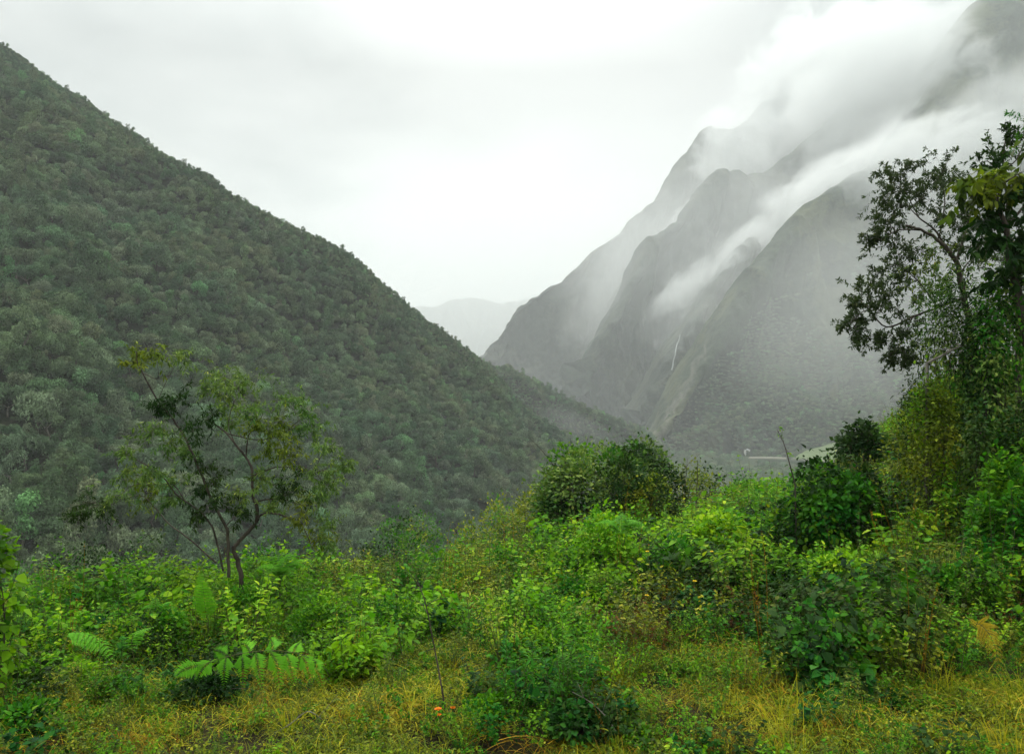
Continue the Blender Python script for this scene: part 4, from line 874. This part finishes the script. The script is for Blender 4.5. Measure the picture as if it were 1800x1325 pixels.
bb(430, 1040, 11.0, 120, 636, 2200, T_OV, .06, [m_bright, m_mid], 'leafy shrub at the foot of the leaning tree', mw=[1, 1], strag=.12)
bb(290, 1075, 10.0, 110, 637, 1700, T_OV, .06, [m_mid, m_dark], 'green shrub left of the leaning tree foot', mw=[2, 1], strag=.12)
bb(90, 1160, 8.2, 170, 638, 2000, T_OV, .06, [m_bright, m_mid], 'light green shrub at the left edge of the verge', mw=[2, 1])
bb(60, 1240, 7.2, 130, 639, 1200, T_OV, .06, [m_mid, m_dark], 'green clump in the bottom left corner', mw=[2, 1])
bb(620, 1135, 8.8, 110, 640, 900, T_OV, .10, [m_bright], 'clump of broad bright leaves right of the big green fern', tint=.4, droop=.1)
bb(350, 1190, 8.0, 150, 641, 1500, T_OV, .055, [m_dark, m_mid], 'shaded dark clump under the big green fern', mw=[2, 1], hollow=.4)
bb(880, 965, 15.5, 130, 642, 2000, T_Q, .07, [m_olive, m_mid], 'olive shrub at the slope edge left of the lime green shrub', mw=[2, 1], strag=.15)
bb(1630, 1090, 9.5, 110, 643, 1500, T_Q, .05, [m_olive, m_brown], 'thin brownish green shrub left of the yellow fern frond', mw=[2, 1], strag=.2)
bb(1810, 1100, 9.4, 90, 644, 1300, T_OV, .07, [m_mid, m_bright], 'green shrub at the right edge beside the yellow fern frond', mw=[2, 1])
# scramble of leaves climbing in at the left edge
bush_px('climbing_plant', 'broad leaved climbing plant coming in at the left edge', 'plant', -12, 885, 7.4, 110, 651, 520, T_HEART, .095, [m_mid, m_bright], mw=[3, 1], droop=.6, nl=14, tint=.5)

# shrubs and trees on the slope below the rim
def stand(px, top, H):
    yr = float(np.interp(px, [-400, 0, 400, 800, 1200, 1600], [8.5, 10, 12.5, 15, 19, 24]))
    for Yq in np.arange(yr+2, 150, .4):
        x = (px-900)/F*Yq; q = np.array([[x, Yq, float(z_near(x, Yq))+H]])
        if pxpy(q)[1][0] >= top: break
    return np.array((x, Yq, float(z_near(x, Yq))))
SG = 'shrubs and trees on the slope below the bank'
SL = [(740, 925, 9.5, 4.2, 'rounded', 'round domed pale green tree standing out below the forest in the centre', 0), (650, 985, 5, 2.6, '', 'dark shrub below the leaning tree on its right', 1), (560, 1000, 4.5, 2.4, '', 'dark shrub just behind the leaning tree foot', 1),
 (250, 975, 6, 3.2, '', 'dark round shrub at the slope edge left of the leaning tree', 1), (150, 990, 6, 3.4, '', 'dark green shrub second from the left below the bank', 1), (40, 1010, 5, 3, '', 'dark shrub behind the climbing plant at the left edge', 1),
 (330, 1010, 3.6, 2.2, '', 'olive shrub behind the upright fern', 2), (880, 905, 6, 3.6, '', 'olive green shrub left of the bushy trees', 2), (930, 880, 6, 3, '', 'thin olive shrub touching the bushy trees on the left', 2),
 (830, 950, 5, 2.8, '', 'brownish green shrub below the olive shrub in the centre', 2), (1205, 832, 5, 2.6, '', 'thin twiggy shrub right of the vine covered stump', 3), (1250, 840, 5.5, 3, '', 'hazy twiggy shrub before the valley floor', 3),
 (1310, 862, 4.5, 2.8, '', 'yellow green shrub left of the big round bush top', 2), (480, 975, 5, 3, '', 'dark bush directly behind the crooked trunk', 1), (690, 940, 7, 3.4, '', 'grey green tree beside the round domed pale tree', 1), (200, 1035, 3.4, 2, '', 'small shaded shrub in front of the dark shrubs at left', 1),
 (90, 1060, 3, 2, '', 'reddish brown shaded shrub near the left edge', 4), (610, 1030, 3, 1.8, '', 'brownish shrub at the slope edge right of the leaning tree', 4), (1160, 880, 3.5, 2.4, '', 'olive shrub at the foot of the vine heap', 2)]
MT = [[m_mid, m_olive], [m_dark, m_mid], [m_olive, m_mid], [m_olive, m_dark], [m_brown, m_olive]]
for i, (px_, top, H, rr, kd, lb, mt) in enumerate(SL):
    b = stand(px_, top, H); d_ = b[1]
    bush('slope_tree' if H > 5.5 else 'slope_shrub', lb, 'tree' if H > 5.5 else 'shrub', b, 700+i, (rr, rr, H/1.18), int(2600 if mt != 3 else 1300), T_Q, float(np.clip(.0045*d_, .09, .30)), MT[mt], TC if H > 5.5 else ('foliage', 'stems'), SG, mw=[3, 1], nl=24, lobe=.3, hollow=.5, strag=.12, base_z=H*.12, stem_r=.05)

# ---- ferns and fronds
def frond_thing(name, label, cat, specs, mat, base, seed, width, npin, group=None, sub=True, **k):
    g = np.random.default_rng(seed); root = empty(name, tuple(base)); tag(root, label, cat, group)
    for (c, w) in specs:
        mb = MB(); frond_into(mb, g, np.asarray(c)-base, w, npin, tint=g.uniform(.45, .7), sub=sub, **k); link('frond', mb.build('frond', [mat, m_stem]), root)
    return root
FG = 'ferns on the bank'
Y0 = 8.4; b = at_px(560, 1190, 8.6)
f1 = [arch(P(562, 1215, 8.5), P(308, 1186, 7.9), .55, 20), arch(P(560, 1215, 8.5), P(575, 1165, 7.5), .35, 14), arch(P(555, 1215, 8.5), P(400, 1125, 9.3), .25, 14)]
def arc_px(L, Ys, n=20): return cr(np.array([P(a, b_, y) for (a, b_), y in zip(L, Ys)]), np.linspace(0, len(L)-1, n))
SUBF = [((352, 1168), (306, 1190)), ((372, 1160), (342, 1201)), ((398, 1153), (394, 1211)), ((425, 1148), (427, 1212)), ((450, 1145), (462, 1216)), ((475, 1144), (492, 1220)), ((502, 1147), (520, 1208)), ((530, 1150), (548, 1206)), ((552, 1156), (570, 1216)), ((440, 1146), (420, 1128)), ((480, 1144), (475, 1120)), ((515, 1148), (530, 1126)), ((400, 1152), (372, 1140))]
big = empty('big_fern', tuple(b)); tag(big, 'big bright green fern with long drooping side fronds at lower left', 'fern', FG); gF = np.random.default_rng(801)
mb = MB(); ax_ = arc_px([(590, 1235), (575, 1180), (530, 1150), (470, 1143), (405, 1152), (350, 1170)], [8.7, 8.5, 8.3, 8.1, 8.0, 7.9], 24); mb.tube(ax_-b, np.linspace(.006, .002, 24), 5, .5, 0); link('stalk', mb.build('stalk', [m_stem]), big)
for k_, (q0, q1) in enumerate(SUBF):
    y0 = float(np.interp(q0[0], [350, 590], [7.95, 8.55])); up_ = q1[1] < q0[1]; y1 = y0+(.45 if up_ else gF.uniform(-.28, -.05)); mid_ = ((q0[0]*.45+q1[0]*.55)+gF.uniform(-5, 5), min(q0[1], q1[1])+abs(q1[1]-q0[1])*.34)
    mb = MB(); frond_into(mb, gF, arc_px([q0, mid_, q1], [y0, (y0+y1)/2-.03, y1], 14)-b, .155*gF.uniform(.85, 1.1), 17, tint=gF.uniform(.5, .95), sub=False, upv=(.1, -1, .35), droop=.3*gF.uniform(.5, 1.3), start=.06, r=.0018); link('frond', mb.build('frond', [m_fern, m_stem]), big)
frond_thing('upright_fern', 'single upright pale green fern frond left of the tree foot', 'fern', [(arc_px([(368, 1120), (362, 1075), (357, 1035), (352, 1003)], [10.6, 10.5, 10.35, 10.2], 16), .22)], m_fern, at_px(368, 1100, 10.6), 802, .2, 17, FG, droop=.1, start=.25, upv=(0, -1, .2))
frond_thing('drooping_fern', 'pale yellow green fern frond arching down near the left edge', 'fern', [(arc_px([(110, 1150), (125, 1112), (160, 1118), (190, 1140), (200, 1175)], [8.6, 8.7, 8.7, 8.6, 8.4], 18), .26), (arc_px([(235, 1160), (232, 1125), (245, 1108), (275, 1100)], [8.9, 9.0, 9.1, 9.2], 14), .15)], m_fern, at_px(150, 1160, 8.8), 803, .25, 15, FG, droop=.3, start=.2)
frond_thing('tree_fern', 'yellow green tree fern with spreading crown right of the crooked trunk', 'fern', [(arc_px([(492, 1050), (492, 1010), (492+dx*.45, 985+dy*.3), (492+dx, 985+dy)], [12.6, 12.5, 12.4+dd*.4, 12.3+dd], 14), .24) for dx, dy, dd in [(-50, 20, -.3), (-38, -10, .4), (-8, -22, .5), (25, -18, -.4), (55, 12, .3), (62, -2, -.2), (-20, 30, -.5), (30, 35, -.5)]], m_fern, at_px(492, 1040, 12.6), 804, .2, 13, FG, droop=.3, start=.35)
frond_thing('yellow_fern_frond', 'dry yellow fern frond hanging at the right edge of the verge', 'fern', [(arc_px([(1690, 1175), (1700, 1118), (1720, 1096), (1746, 1128), (1762, 1196)], [8.1, 8.0, 7.9, 7.8, 7.7], 18), .21)], m_fern_old, at_px(1698, 1165, 8.1), 805, .2, 15, FG, droop=.35, start=.42, lsc=.15, upv=(.1, -1, .25))
frond_thing('small_fern', 'small fern tuft among leaves left of the upright frond', 'fern', [(arc_px([(280, 1110), (278+dx*.4, 1065), (280+dx, 1068+dy)], [10.4, 10.3, 10.2], 12), .14) for dx, dy in [(-30, 0), (-8, -22), (22, -12), (35, 8)]], m_fern, at_px(280, 1105, 10.4), 806, .12, 12, FG, droop=.3, start=.25)
frond_thing('bracken', 'broad bright fern fronds on top of the lime green shrub', 'fern', [(arc_px([(1095, 960), (1090+dx*.4, 915), (1090+dx, 918+dy)], [13.6, 13.5, 13.2], 12), .28) for dx, dy in [(-45, 4), (40, 2), (5, -20), (60, 22)]], m_fern, at_px(1090, 950, 13.6), 807, .2, 12, FG, droop=.35, start=.25)

# ---- bare saplings and dead stems
def stick(name, label, cat, L, Ys, r, mat, seed, twigs=3, leaf=None, n=0):
    g = np.random.default_rng(seed); c = arc_px(L, Ys, 16); base = c[0].copy(); base[2] = min(base[2], float(z_near(base[0], base[1]))); c[0] = base-(0, 0, .03)
    root = empty(name, tuple(base)); tag(root, label, cat); mb = MB(); mb.tube(c-base, np.linspace(r, r*.35, 16), 6, .5, 0)
    link('stem', mb.build('stem', [mat], True), root); mb = MB()
    for _ in range(twigs):
        i = int(g.integers(6, 15)); e = c[i]+nrmz(g.normal(0, 1, 3)+np.array((0, 0, .8)))*g.uniform(.12, .3); t = arc2(c[i], e, g, 5); mb.tube(t-base, np.linspace(r*.4, r*.15, 5), 4, .5, 1)
        if leaf is not None: leafy(mb, g, t-base, n, .06, T_OV, .3, .8, .2, .5, .2, 0)
    link('twigs', mb.build('twigs', [leaf or mat, mat]), root); return root
stick('sapling', 'thin bare dark sapling stem standing in the centre of the verge', 'sapling', [(790, 1290), (775, 1200), (762, 1130), (748, 1060), (730, 1010)], [7.6, 7.6, 7.7, 7.7, 7.8], .011, m_bark, 811, 7, m_mid, 6)
stick('sapling', 'thin dark stem leaning left above the big round bush', 'sapling', [(1400, 860), (1388, 815), (1378, 780), (1366, 755)], [14.6, 14.5, 14.5, 14.4], .014, m_bark, 812, 5, m_mid, 4)
stick('sapling', 'thin bare sapling sticking up from twiggy shrubs right of the stump', 'sapling', [(1224, 900), (1224, 870), (1226, 840), (1226, 808)], [26, 26, 26, 26], .02, m_bark, 813, 7, m_olive, 5)
stick('sapling', 'second thin sapling right of the stump, left of the tallest one', 'sapling', [(1204, 880), (1205, 850), (1207, 828), (1208, 806)], [27, 27, 27, 27], .016, m_bark, 814, 6, m_olive, 6)
stick('dead_branch', 'thin dead branch arching over dry grass at bottom left', 'branch', [(480, 1290), (510, 1272), (540, 1250), (565, 1262)], [7.3, 7.3, 7.3, 7.3], .007, m_bark_pale, 815, 2)
stick('dead_branch', 'pale dead stem slanting across the low dark clump at bottom centre', 'branch', [(1090, 1300), (1070, 1265), (1040, 1235), (1005, 1215)], [6.9, 7.0, 7.1, 7.2], .007, m_bark_pale, 816, 2)
stick('dead_branch', 'pale broken limb lying in the olive vine tangle', 'branch', [(1625, 640), (1650, 628), (1680, 612), (1700, 605)], [14.0, 14.0, 14.1, 14.2], .03, m_bark_pale, 817, 3)

# ---- flowers
m_or = leaf_mat('orange_petals', [(0, (.75, .14, .01)), (1, (.9, .25, .02))], .3, .5, .3, .2)
m_ye = leaf_mat('yellow_petals', [(0, (.8, .55, .02)), (1, (.9, .7, .05))], .3, .5, .3, .2)
def flower(label, px, py, Yq, r, mat, grp, seed, name):
    g = np.random.default_rng(seed); c = P(px, py, Yq); base = np.array((c[0], c[1], float(z_near(c[0], c[1])))); root = empty(name, tuple(base)); tag(root, label, 'flower', grp)
    mb = MB(); mb.tube(arc2(np.array((0, 0, -.03)), c-base, g, 7, 0), .003, 4, .5, 0); link('stem', mb.build('stem', [m_stem]), root)
    mb = MB(); n = 9; a = np.arange(n)/n*6.28
    for ring, (rr, up) in enumerate(((1, .25), (.7, .7))):
        d = np.stack([np.cos(a+ring*.3), np.sin(a+ring*.3), np.full(n, up)], 1); mb.leaves(T_OV, np.repeat((c-base)[None], n, 0), d, np.repeat([[0, 0, 1.]], n, 0)+g.normal(0, .1, (n, 3)), r*rr, g.uniform(.2, .9, n), 0)
    f = link('petals', mb.build('petals', [mat]), root)
    mb = MB(); u = g.normal(0, 1, (14, 3)); mb.leaves(T_Q, np.repeat((c-base)[None], 14, 0)+(0, 0, .004), nrmz(u+np.array((0, 0, 1.2))), g.normal(0, 1, (14, 3)), r*.32, .2, 0); link('flower_centre', mb.build('flower_centre', [m_ye]), root)
flower('orange flower head low in the grass left of the sapling stem', 770, 1246, 7.35, .042, m_or, 'orange flowers in the grass', 821, 'orange_flower')
flower('orange flower right of the sapling stem foot', 796, 1243, 7.4, .030, m_or, 'orange flowers in the grass', 822, 'orange_flower')
flower('small orange flower under the first orange flower head', 772, 1256, 7.3, .03, m_or, 'orange flowers in the grass', 823, 'orange_flower')
flower('orange flower at the very bottom edge of the verge', 818, 1319, 6.9, .036, m_or, 'orange flowers in the grass', 824, 'orange_flower')
for i, (a, b_, t) in enumerate([(1221, 1021, 'upper yellow flower left of the heart leaved plant'), (1230, 1049, 'larger yellow flower below the upper one'), (1137, 1046, 'pale yellow flower further left on the bank'), (1138, 969, 'yellow flower on the slope below the bright fern fronds'), (1251, 969, 'yellow flower under the bright shrub left of the round bush'), (415, 1102, 'lone yellow flower below the leaning tree')]):
    flower(t, a, b_, 10.6 if i < 3 else 11.8 if i < 5 else 9.6, .034, m_ye, 'yellow flowers on the bank', 830+i, 'yellow_flower')
# ------------------------------------------------------------------ things far off in the valley: houses, road, meadow, waterfall
def simple_mat(name, c, rough=.8):
    m = bpy.data.materials.new(name); m.use_nodes = True; nt = m.node_tree; nt.nodes.clear()
    n = N(nt, 'ShaderNodeTexNoise', {'Vector': N(nt, 'ShaderNodeTexCoord').outputs['Object'], 'Scale': .6, 'Detail': 4.0}).outputs[0]
    cc = mixc(nt, n, tuple(q*.82 for q in c), tuple(min(q*1.12, .95) for q in c))
    bs = N(nt, 'ShaderNodeBsdfPrincipled', {'Base Color': cc, 'Roughness': rough}); nt.links.new(bs.outputs[0], N(nt, 'ShaderNodeOutputMaterial').inputs[0]); return m
m_wall, m_roof, m_glass, m_door = simple_mat('white_wall', (.62, .62, .58)), simple_mat('tin_roof', (.62, .64, .66), .5), simple_mat('dark_glass', (.03, .04, .045), .2), simple_mat('wood_door', (.12, .07, .04))
m_road, m_meadow = simple_mat('pale_road', (.22, .21, .16)), simple_mat('meadow', (.085, .13, .035))
def box(x0, x1, y0, y1, z0, z1):
    V = [(x, y, z) for x in (x0, x1) for y in (y0, y1) for z in (z0, z1)]
    return np.array(V, float), np.array([(0, 1, 3, 2), (4, 6, 7, 5), (0, 4, 5, 1), (2, 3, 7, 6), (0, 2, 6, 4), (1, 5, 7, 3)])
def boxes(name, L, mat, parent):
    V, Fq, n = [], [], 0
    for b_ in L: v, f = box(*b_); V.append(v); Fq.append(f+n); n += 8
    return link(name, mesh_np(name, np.concatenate(V), np.concatenate(Fq), mat, False), parent)
def floor_z(x, y): return ZV+5*float(fbm(x/180, y/180, 0, 3, 81))
def surface_px(px, py, G):
    gx, gy = proj(G); d = (gx-px)**2+(gy-py)**2; i = np.unravel_index(np.argmin(d), d.shape); return G[i]
def house(label, px, py, Yq, w, d, h, rz):
    q = P(px, py, Yq); z = max(q[2], floor_z(q[0], q[1]))
    root = empty('house', (q[0], q[1], z), rz); tag(root, label, 'house', 'white houses in the valley')
    boxes('wall', [(-w/2, w/2, -d/2, d/2, -3, h)], m_wall, root)
    e = .6; r = h+w*.22; V = [(-w/2-e, -d/2-e, h-.25), (w/2+e, -d/2-e, h-.25), (w/2+e, d/2+e, h-.25), (-w/2-e, d/2+e, h-.25), (0, -d/2-e, r), (0, d/2+e, r), (-w/2-e, -d/2-e, h+.02), (w/2+e, -d/2-e, h+.02), (w/2+e, d/2+e, h+.02), (-w/2-e, d/2+e, h+.02)]
    link('roof', mesh_np('roof', V, [(3, 2, 1, 0), (6, 4, 5, 9), (4, 7, 8, 5), (0, 1, 7, 6), (2, 3, 9, 8), (1, 2, 8, 7), (3, 0, 6, 9)], m_roof, False, None, [(6, 7, 4), (8, 9, 5)]), root)
    boxes('door', [(-.5, .5, -d/2-.06, -d/2+.05, 0, 2.1)], m_door, root)
    for x in (-w*.32, w*.32):
        wi = boxes('window', [(x-.6, x+.6, -d/2-.05, -d/2+.05, 1, 2.2)], m_glass, root)
house('white house highest in the valley, nearest the landslip', 1252, 776, 1330, 10, 8, 5.5, .3)
house('small pale house between the other two white houses', 1279, 784, 1300, 8, 7, 4, -.4)
house('tallest white house beside the end of the pale road', 1313, 797, 1180, 7, 6, 6, .15)
def strip(name, L, w, mat, label, lift=.4, n=60, kind='structure'):
    c = cr(np.array([P(a, b_, y) for a, b_, y in L]), np.linspace(0, len(L)-1, n)); t = nrmz(np.gradient(c, axis=0)); s = nrmz(np.cross(t, (0, 0, 1.)))*w/2
    z = np.maximum(c[:, 2], [floor_z(a, b_)+lift for a, b_, _ in c]); c[:, 2] = z
    V = np.concatenate([c-s, c+s, c+s*1.2-(0, 0, 2.2), c-s*1.2-(0, 0, 2.2)]); i = np.arange(n-1); Fq = np.concatenate([np.stack([i+a*n, i+1+a*n, i+1+b_*n, i+b_*n], 1) for a, b_ in ((0, 1), (1, 2), (3, 0))])
    o = link(name, mesh_np(name, V, Fq, mat)); tag(o, label, None, None, kind); return o
strip('road', [(1318, 803, 1130), (1345, 803, 1110), (1385, 804, 1090), (1425, 807, 1060), (1465, 808, 1040), (1520, 800, 1030), (1600, 796, 1020)], 6, m_road, 'pale earth road running along the valley floor', 1.6)
mg = [[(1395, 806, 1075), (1440, 809, 1050), (1500, 812, 1030), (1580, 815, 1010)], [(1412, 795, 1090), (1452, 790, 1080), (1500, 780, 1070), (1580, 772, 1060)], [(1425, 790, 1110), (1455, 781, 1110), (1500, 769, 1110), (1580, 755, 1110)]]
structure('meadow', surf('meadow', loft([pts(r_) for r_ in mg], 40, 30, lambda G, u, v: 1.2*fbm(G[..., 0]/14, G[..., 1]/14, 0, 3, 7)), m_meadow), 'bright green open field rising beside the valley road')
# waterfall: a ribbon of white water proud of the rock, with broken edges
def waterfall():
    m = bpy.data.materials.new('white_water'); m.use_nodes = True; nt = m.node_tree; nt.nodes.clear()
    bs = N(nt, 'ShaderNodeBsdfPrincipled', {'Base Color': (.4, .43, .43), 'Roughness': .6}); nt.links.new(bs.outputs[0], N(nt, 'ShaderNodeOutputMaterial').inputs[0])
    gx, gy = proj(G2); g3x, g3y = proj(G3); L = [(1196, 588), (1194, 597), (1190, 606), (1188, 616), (1187, 625), (1184, 634), (1183, 643), (1181, 650)]; pt = []
    for a, b_ in L:
        best = None
        for G, X_, Y_ in ((G2, gx, gy), (G3, g3x, g3y)):
            d = (X_-a)**2+(Y_-b_)**2; c = np.where(d < 30, G[..., 1], 1e9); i = np.unravel_index(np.argmin(c), c.shape)
            if c[i] < 1e9 and (best is None or G[i][1] < best): best = G[i][1]
        pt.append(P(a, b_, (best or 1500)-6))
    c = cr(np.array(pt), np.linspace(0, len(pt)-1, 50)); g = np.random.default_rng(5); w = (.5+.7*g.uniform(0, 1, 50)**2)*np.linspace(.7, 1.3, 50)
    V = np.concatenate([c+np.stack([-w, 0*w, 0*w], 1), c+np.stack([0*w, -w*.8, 0*w], 1), c+np.stack([w, 0*w, 0*w], 1), c+np.stack([0*w, w*4+4, 0*w], 1)]); i = np.arange(49)
    Fq = np.concatenate([np.stack([i+a*50, i+1+a*50, i+1+b_*50, i+b_*50], 1) for a, b_ in ((0, 1), (1, 2), (2, 3), (3, 0))])
    o = link('waterfall', mesh_np('waterfall', V, Fq, m)); tag(o, 'thin white waterfall falling down the dark spur left of the landslip', 'waterfall')
waterfall()
# ------------------------------------------------------------------ low clouds and haze
def cloud(loc, dims, rot, dens, scale, seed, label, thr=.5, soft=.25, asp=(1, 1, 1), steprate=1.0):
    m = bpy.data.materials.new('low_cloud'); m.use_nodes = True; nt = m.node_tree; nt.nodes.clear()
    tc = N(nt, 'ShaderNodeTexCoord').outputs['Object']
    d = N(nt, 'ShaderNodeVectorMath', {0: tc}, operation='LENGTH').outputs['Value']
    wp = N(nt, 'ShaderNodeVectorMath', {0: tc, 1: tuple(a*b*scale for a, b in zip(dims, asp))}, operation='MULTIPLY').outputs[0]
    wp = N(nt, 'ShaderNodeVectorMath', {0: wp, 1: (seed*3.7, seed*1.3, seed*7.7)}, operation='ADD').outputs[0]
    n = N(nt, 'ShaderNodeTexNoise', {'Vector': wp, 'Scale': 1.0, 'Detail': 6.0, 'Roughness': .66, 'Distortion': .6}).outputs[0]
    fall = maprange(nt, d, .1, 1.0, .5, -.45, 'LINEAR')
    v = M(nt, 'ADD', n, fall)
    k = maprange(nt, v, thr, thr+soft, 0.0, 1.0)
    edge = maprange(nt, d, .8, 1.0, 1.0, 0.0)
    pv = N(nt, 'ShaderNodeVolumePrincipled', {'Color': (.97, .985, .985), 'Density': M(nt, 'MULTIPLY', M(nt, 'MULTIPLY', k, edge), dens), 'Anisotropy': .1})
    nt.links.new(pv.outputs[0], N(nt, 'ShaderNodeOutputMaterial').inputs['Volume'])
    m.cycles.volume_step_rate = steprate
    a = np.linspace(0, 2*np.pi, 25)[:-1]; b = np.linspace(0, np.pi, 13)[1:-1]
    V = [(0, 0, 1)]+[(math.sin(t)*math.cos(q), math.sin(t)*math.sin(q), math.cos(t)) for t in b for q in a]+[(0, 0, -1)]
    nb, na = len(b), len(a)
    Fq = [(1+i*na+j, 1+(i+1)*na+j, 1+(i+1)*na+(j+1) % na, 1+i*na+(j+1) % na) for i in range(nb-1) for j in range(na)]
    Ft = [(0, 1+j, 1+(j+1) % na) for j in range(na)]+[(len(V)-1, 1+(nb-1)*na+(j+1) % na, 1+(nb-1)*na+j) for j in range(na)]
    me = mesh_np('low_cloud', V, Fq, m, True, None, Ft)
    o = link('low_cloud', me, None, loc); o.scale = dims; o.rotation_euler = rot
    tag(o, label, 'cloud', 'low clouds on the mountains', 'stuff')
    return o
def cloud_px(p0, p1, Y0, Y1, ry, rz_px, *a, **k):
    """ellipsoid whose long axis runs from photo point p0 at depth Y0 to p1 at Y1"""
    A_, B_ = Vector(P(*p0, Y0)), Vector(P(*p1, Y1)); d = B_-A_
    L = d.length/2; q = d.to_track_quat('X', 'Z')
    return cloud((A_+B_)/2, (L, ry, rz_px/F*(Y0+Y1)/2), q.to_euler(), *a, **k)
if CLOUDS:
    cloud_px((1180, 520), (2000, 110), 1700, 1300, 170, 190, .015, 1/62., 2, 'thick white cloud bank lying across the right mountains', .465, .22, (.55, 1, 1), .15)
    cloud_px((1270, 260), (1900, 0), 2100, 1550, 240, 270, .011, 1/75., 5, 'thin high cloud veiling the mountain tops', .44, .22, (.6, 1, 1), .18)
    cloud_px((1100, 590), (1310, 420), 1690, 1640, 50, 48, .018, 1/26., 3, 'narrow wisp of mist rising along the dark gully', .485, .18, (.5, 1, 1), .15)
    cloud_px((1210, 520), (1420, 340), 1600, 1560, 60, 62, .018, 1/30., 31, 'wisp of mist pouring over the middle spur', .49, .16, (.5, 1, 1), .15)
    cloud_px((1120, 500), (1290, 300), 2080, 2080, 50, 60, .016, 1/34., 32, 'thin streak of mist on the far shoulder', .49, .18, (.6, 1, 1), .15)
    cloud_px((1030, 640), (1190, 590), 1900, 1900, 60, 26, .010, 1/40., 33, 'faint low streak of mist at the foot of the far shoulder', .44, .25, (.5, 1, 1), .3)
    cloud_px((880, 690), (1120, 790), 730, 860, 35, 38, .0018, 1/50., 34, 'faint mist between the left hillside and the low spur behind it', .36, .35, (.6, 1, 1), .4)
    cloud_px((1170, 350), (1440, 170), 2150, 2200, 110, 130, .010, 1/50., 7, 'ragged cloud around the thin pointed peak', .41, .28, (.8, 1, 1), .18)
    cloud_px((1205, 225), (1750, 90), 2330, 2150, 150, 240, .016, 1/70., 8, 'cloud hiding the ridge right of the thin pointed peak', .34, .30, (1, 1, 1), .4)
    cloud_px((900, 560), (1700, 420), 2150, 1750, 520, 330, .0015, 1/300., 22, 'thin mist hanging before the far spurs', .25, .4, (1, 1, 1), .8)
    cloud_px((1520, 330), (2050, 40), 1480, 1330, 90, 150, .007, 1/120., 21, 'mist drifting across the dark summit at the top right', .42, .3, (.8, 1, 1), .3)
    cloud_px((1100, 600), (2300, 480), 1260, 1000, 300, 290, .0010, 1/260., 23, 'thin mist in the valley before the near mountain face', .25, .4, (1, 1, 1), .8)
    cloud_px((1190, 240), (1330, 200), 2250, 2250, 60, 60, .010, 1/45., 35, 'small torn cloud touching the thin pointed peak', .42, .3, (1, 1, 1), .2)
    cloud_px((300, 500), (1500, 560), 3900, 3900, 1300, 420, .0006, 1/900., 13, 'thin mist filling the far end of the valley', .2, .4, (1, 1, 1), 1)
    cloud_px((950, 700), (1330, 330), 2030, 2130, 90, 190, .005, 1/100., 11, 'mist lying in the gap between the two far spurs', .36, .35, (1, 1, 1), .4)
    cloud_px((1080, 720), (1420, 340), 1480, 1560, 45, 150, .006, 1/80., 12, 'mist lying in the gully behind the near mountain face', .38, .35, (1, 1, 1), .4)
    cloud_px((-100, 60), (860, 640), 520, 560, 70, 85, .006, 1/60., 9, 'faint mist trailing along the ridge of the left hillside', .36, .4, (.5, 1, 1), .4)
def haze(density):
    m = bpy.data.materials.new('haze'); m.use_nodes = True; nt = m.node_tree; nt.nodes.clear()
    pv = N(nt, 'ShaderNodeVolumePrincipled', {'Color': (.945, .98, .99), 'Density': density, 'Anisotropy': .0})
    nt.links.new(pv.outputs[0], N(nt, 'ShaderNodeOutputMaterial').inputs['Volume'])
    x0, x1, y0, y1, z0, z1 = -9100, 9100, -1600, 9700, -330, HAZE_TOP
    V = [(x, y, z) for x in (x0, x1) for y in (y0, y1) for z in (z0, z1)]
    Fq = [(0, 1, 3, 2), (4, 6, 7, 5), (0, 4, 5, 1), (2, 3, 7, 6), (0, 2, 6, 4), (1, 5, 7, 3)]
    o = link('haze', mesh_np('haze', V, Fq, m, False)); tag(o, 'even pale haze filling the valley air', None, None, 'stuff')
HAZE_TOP = 1180
if HAZE: haze(1/HAZE_D)
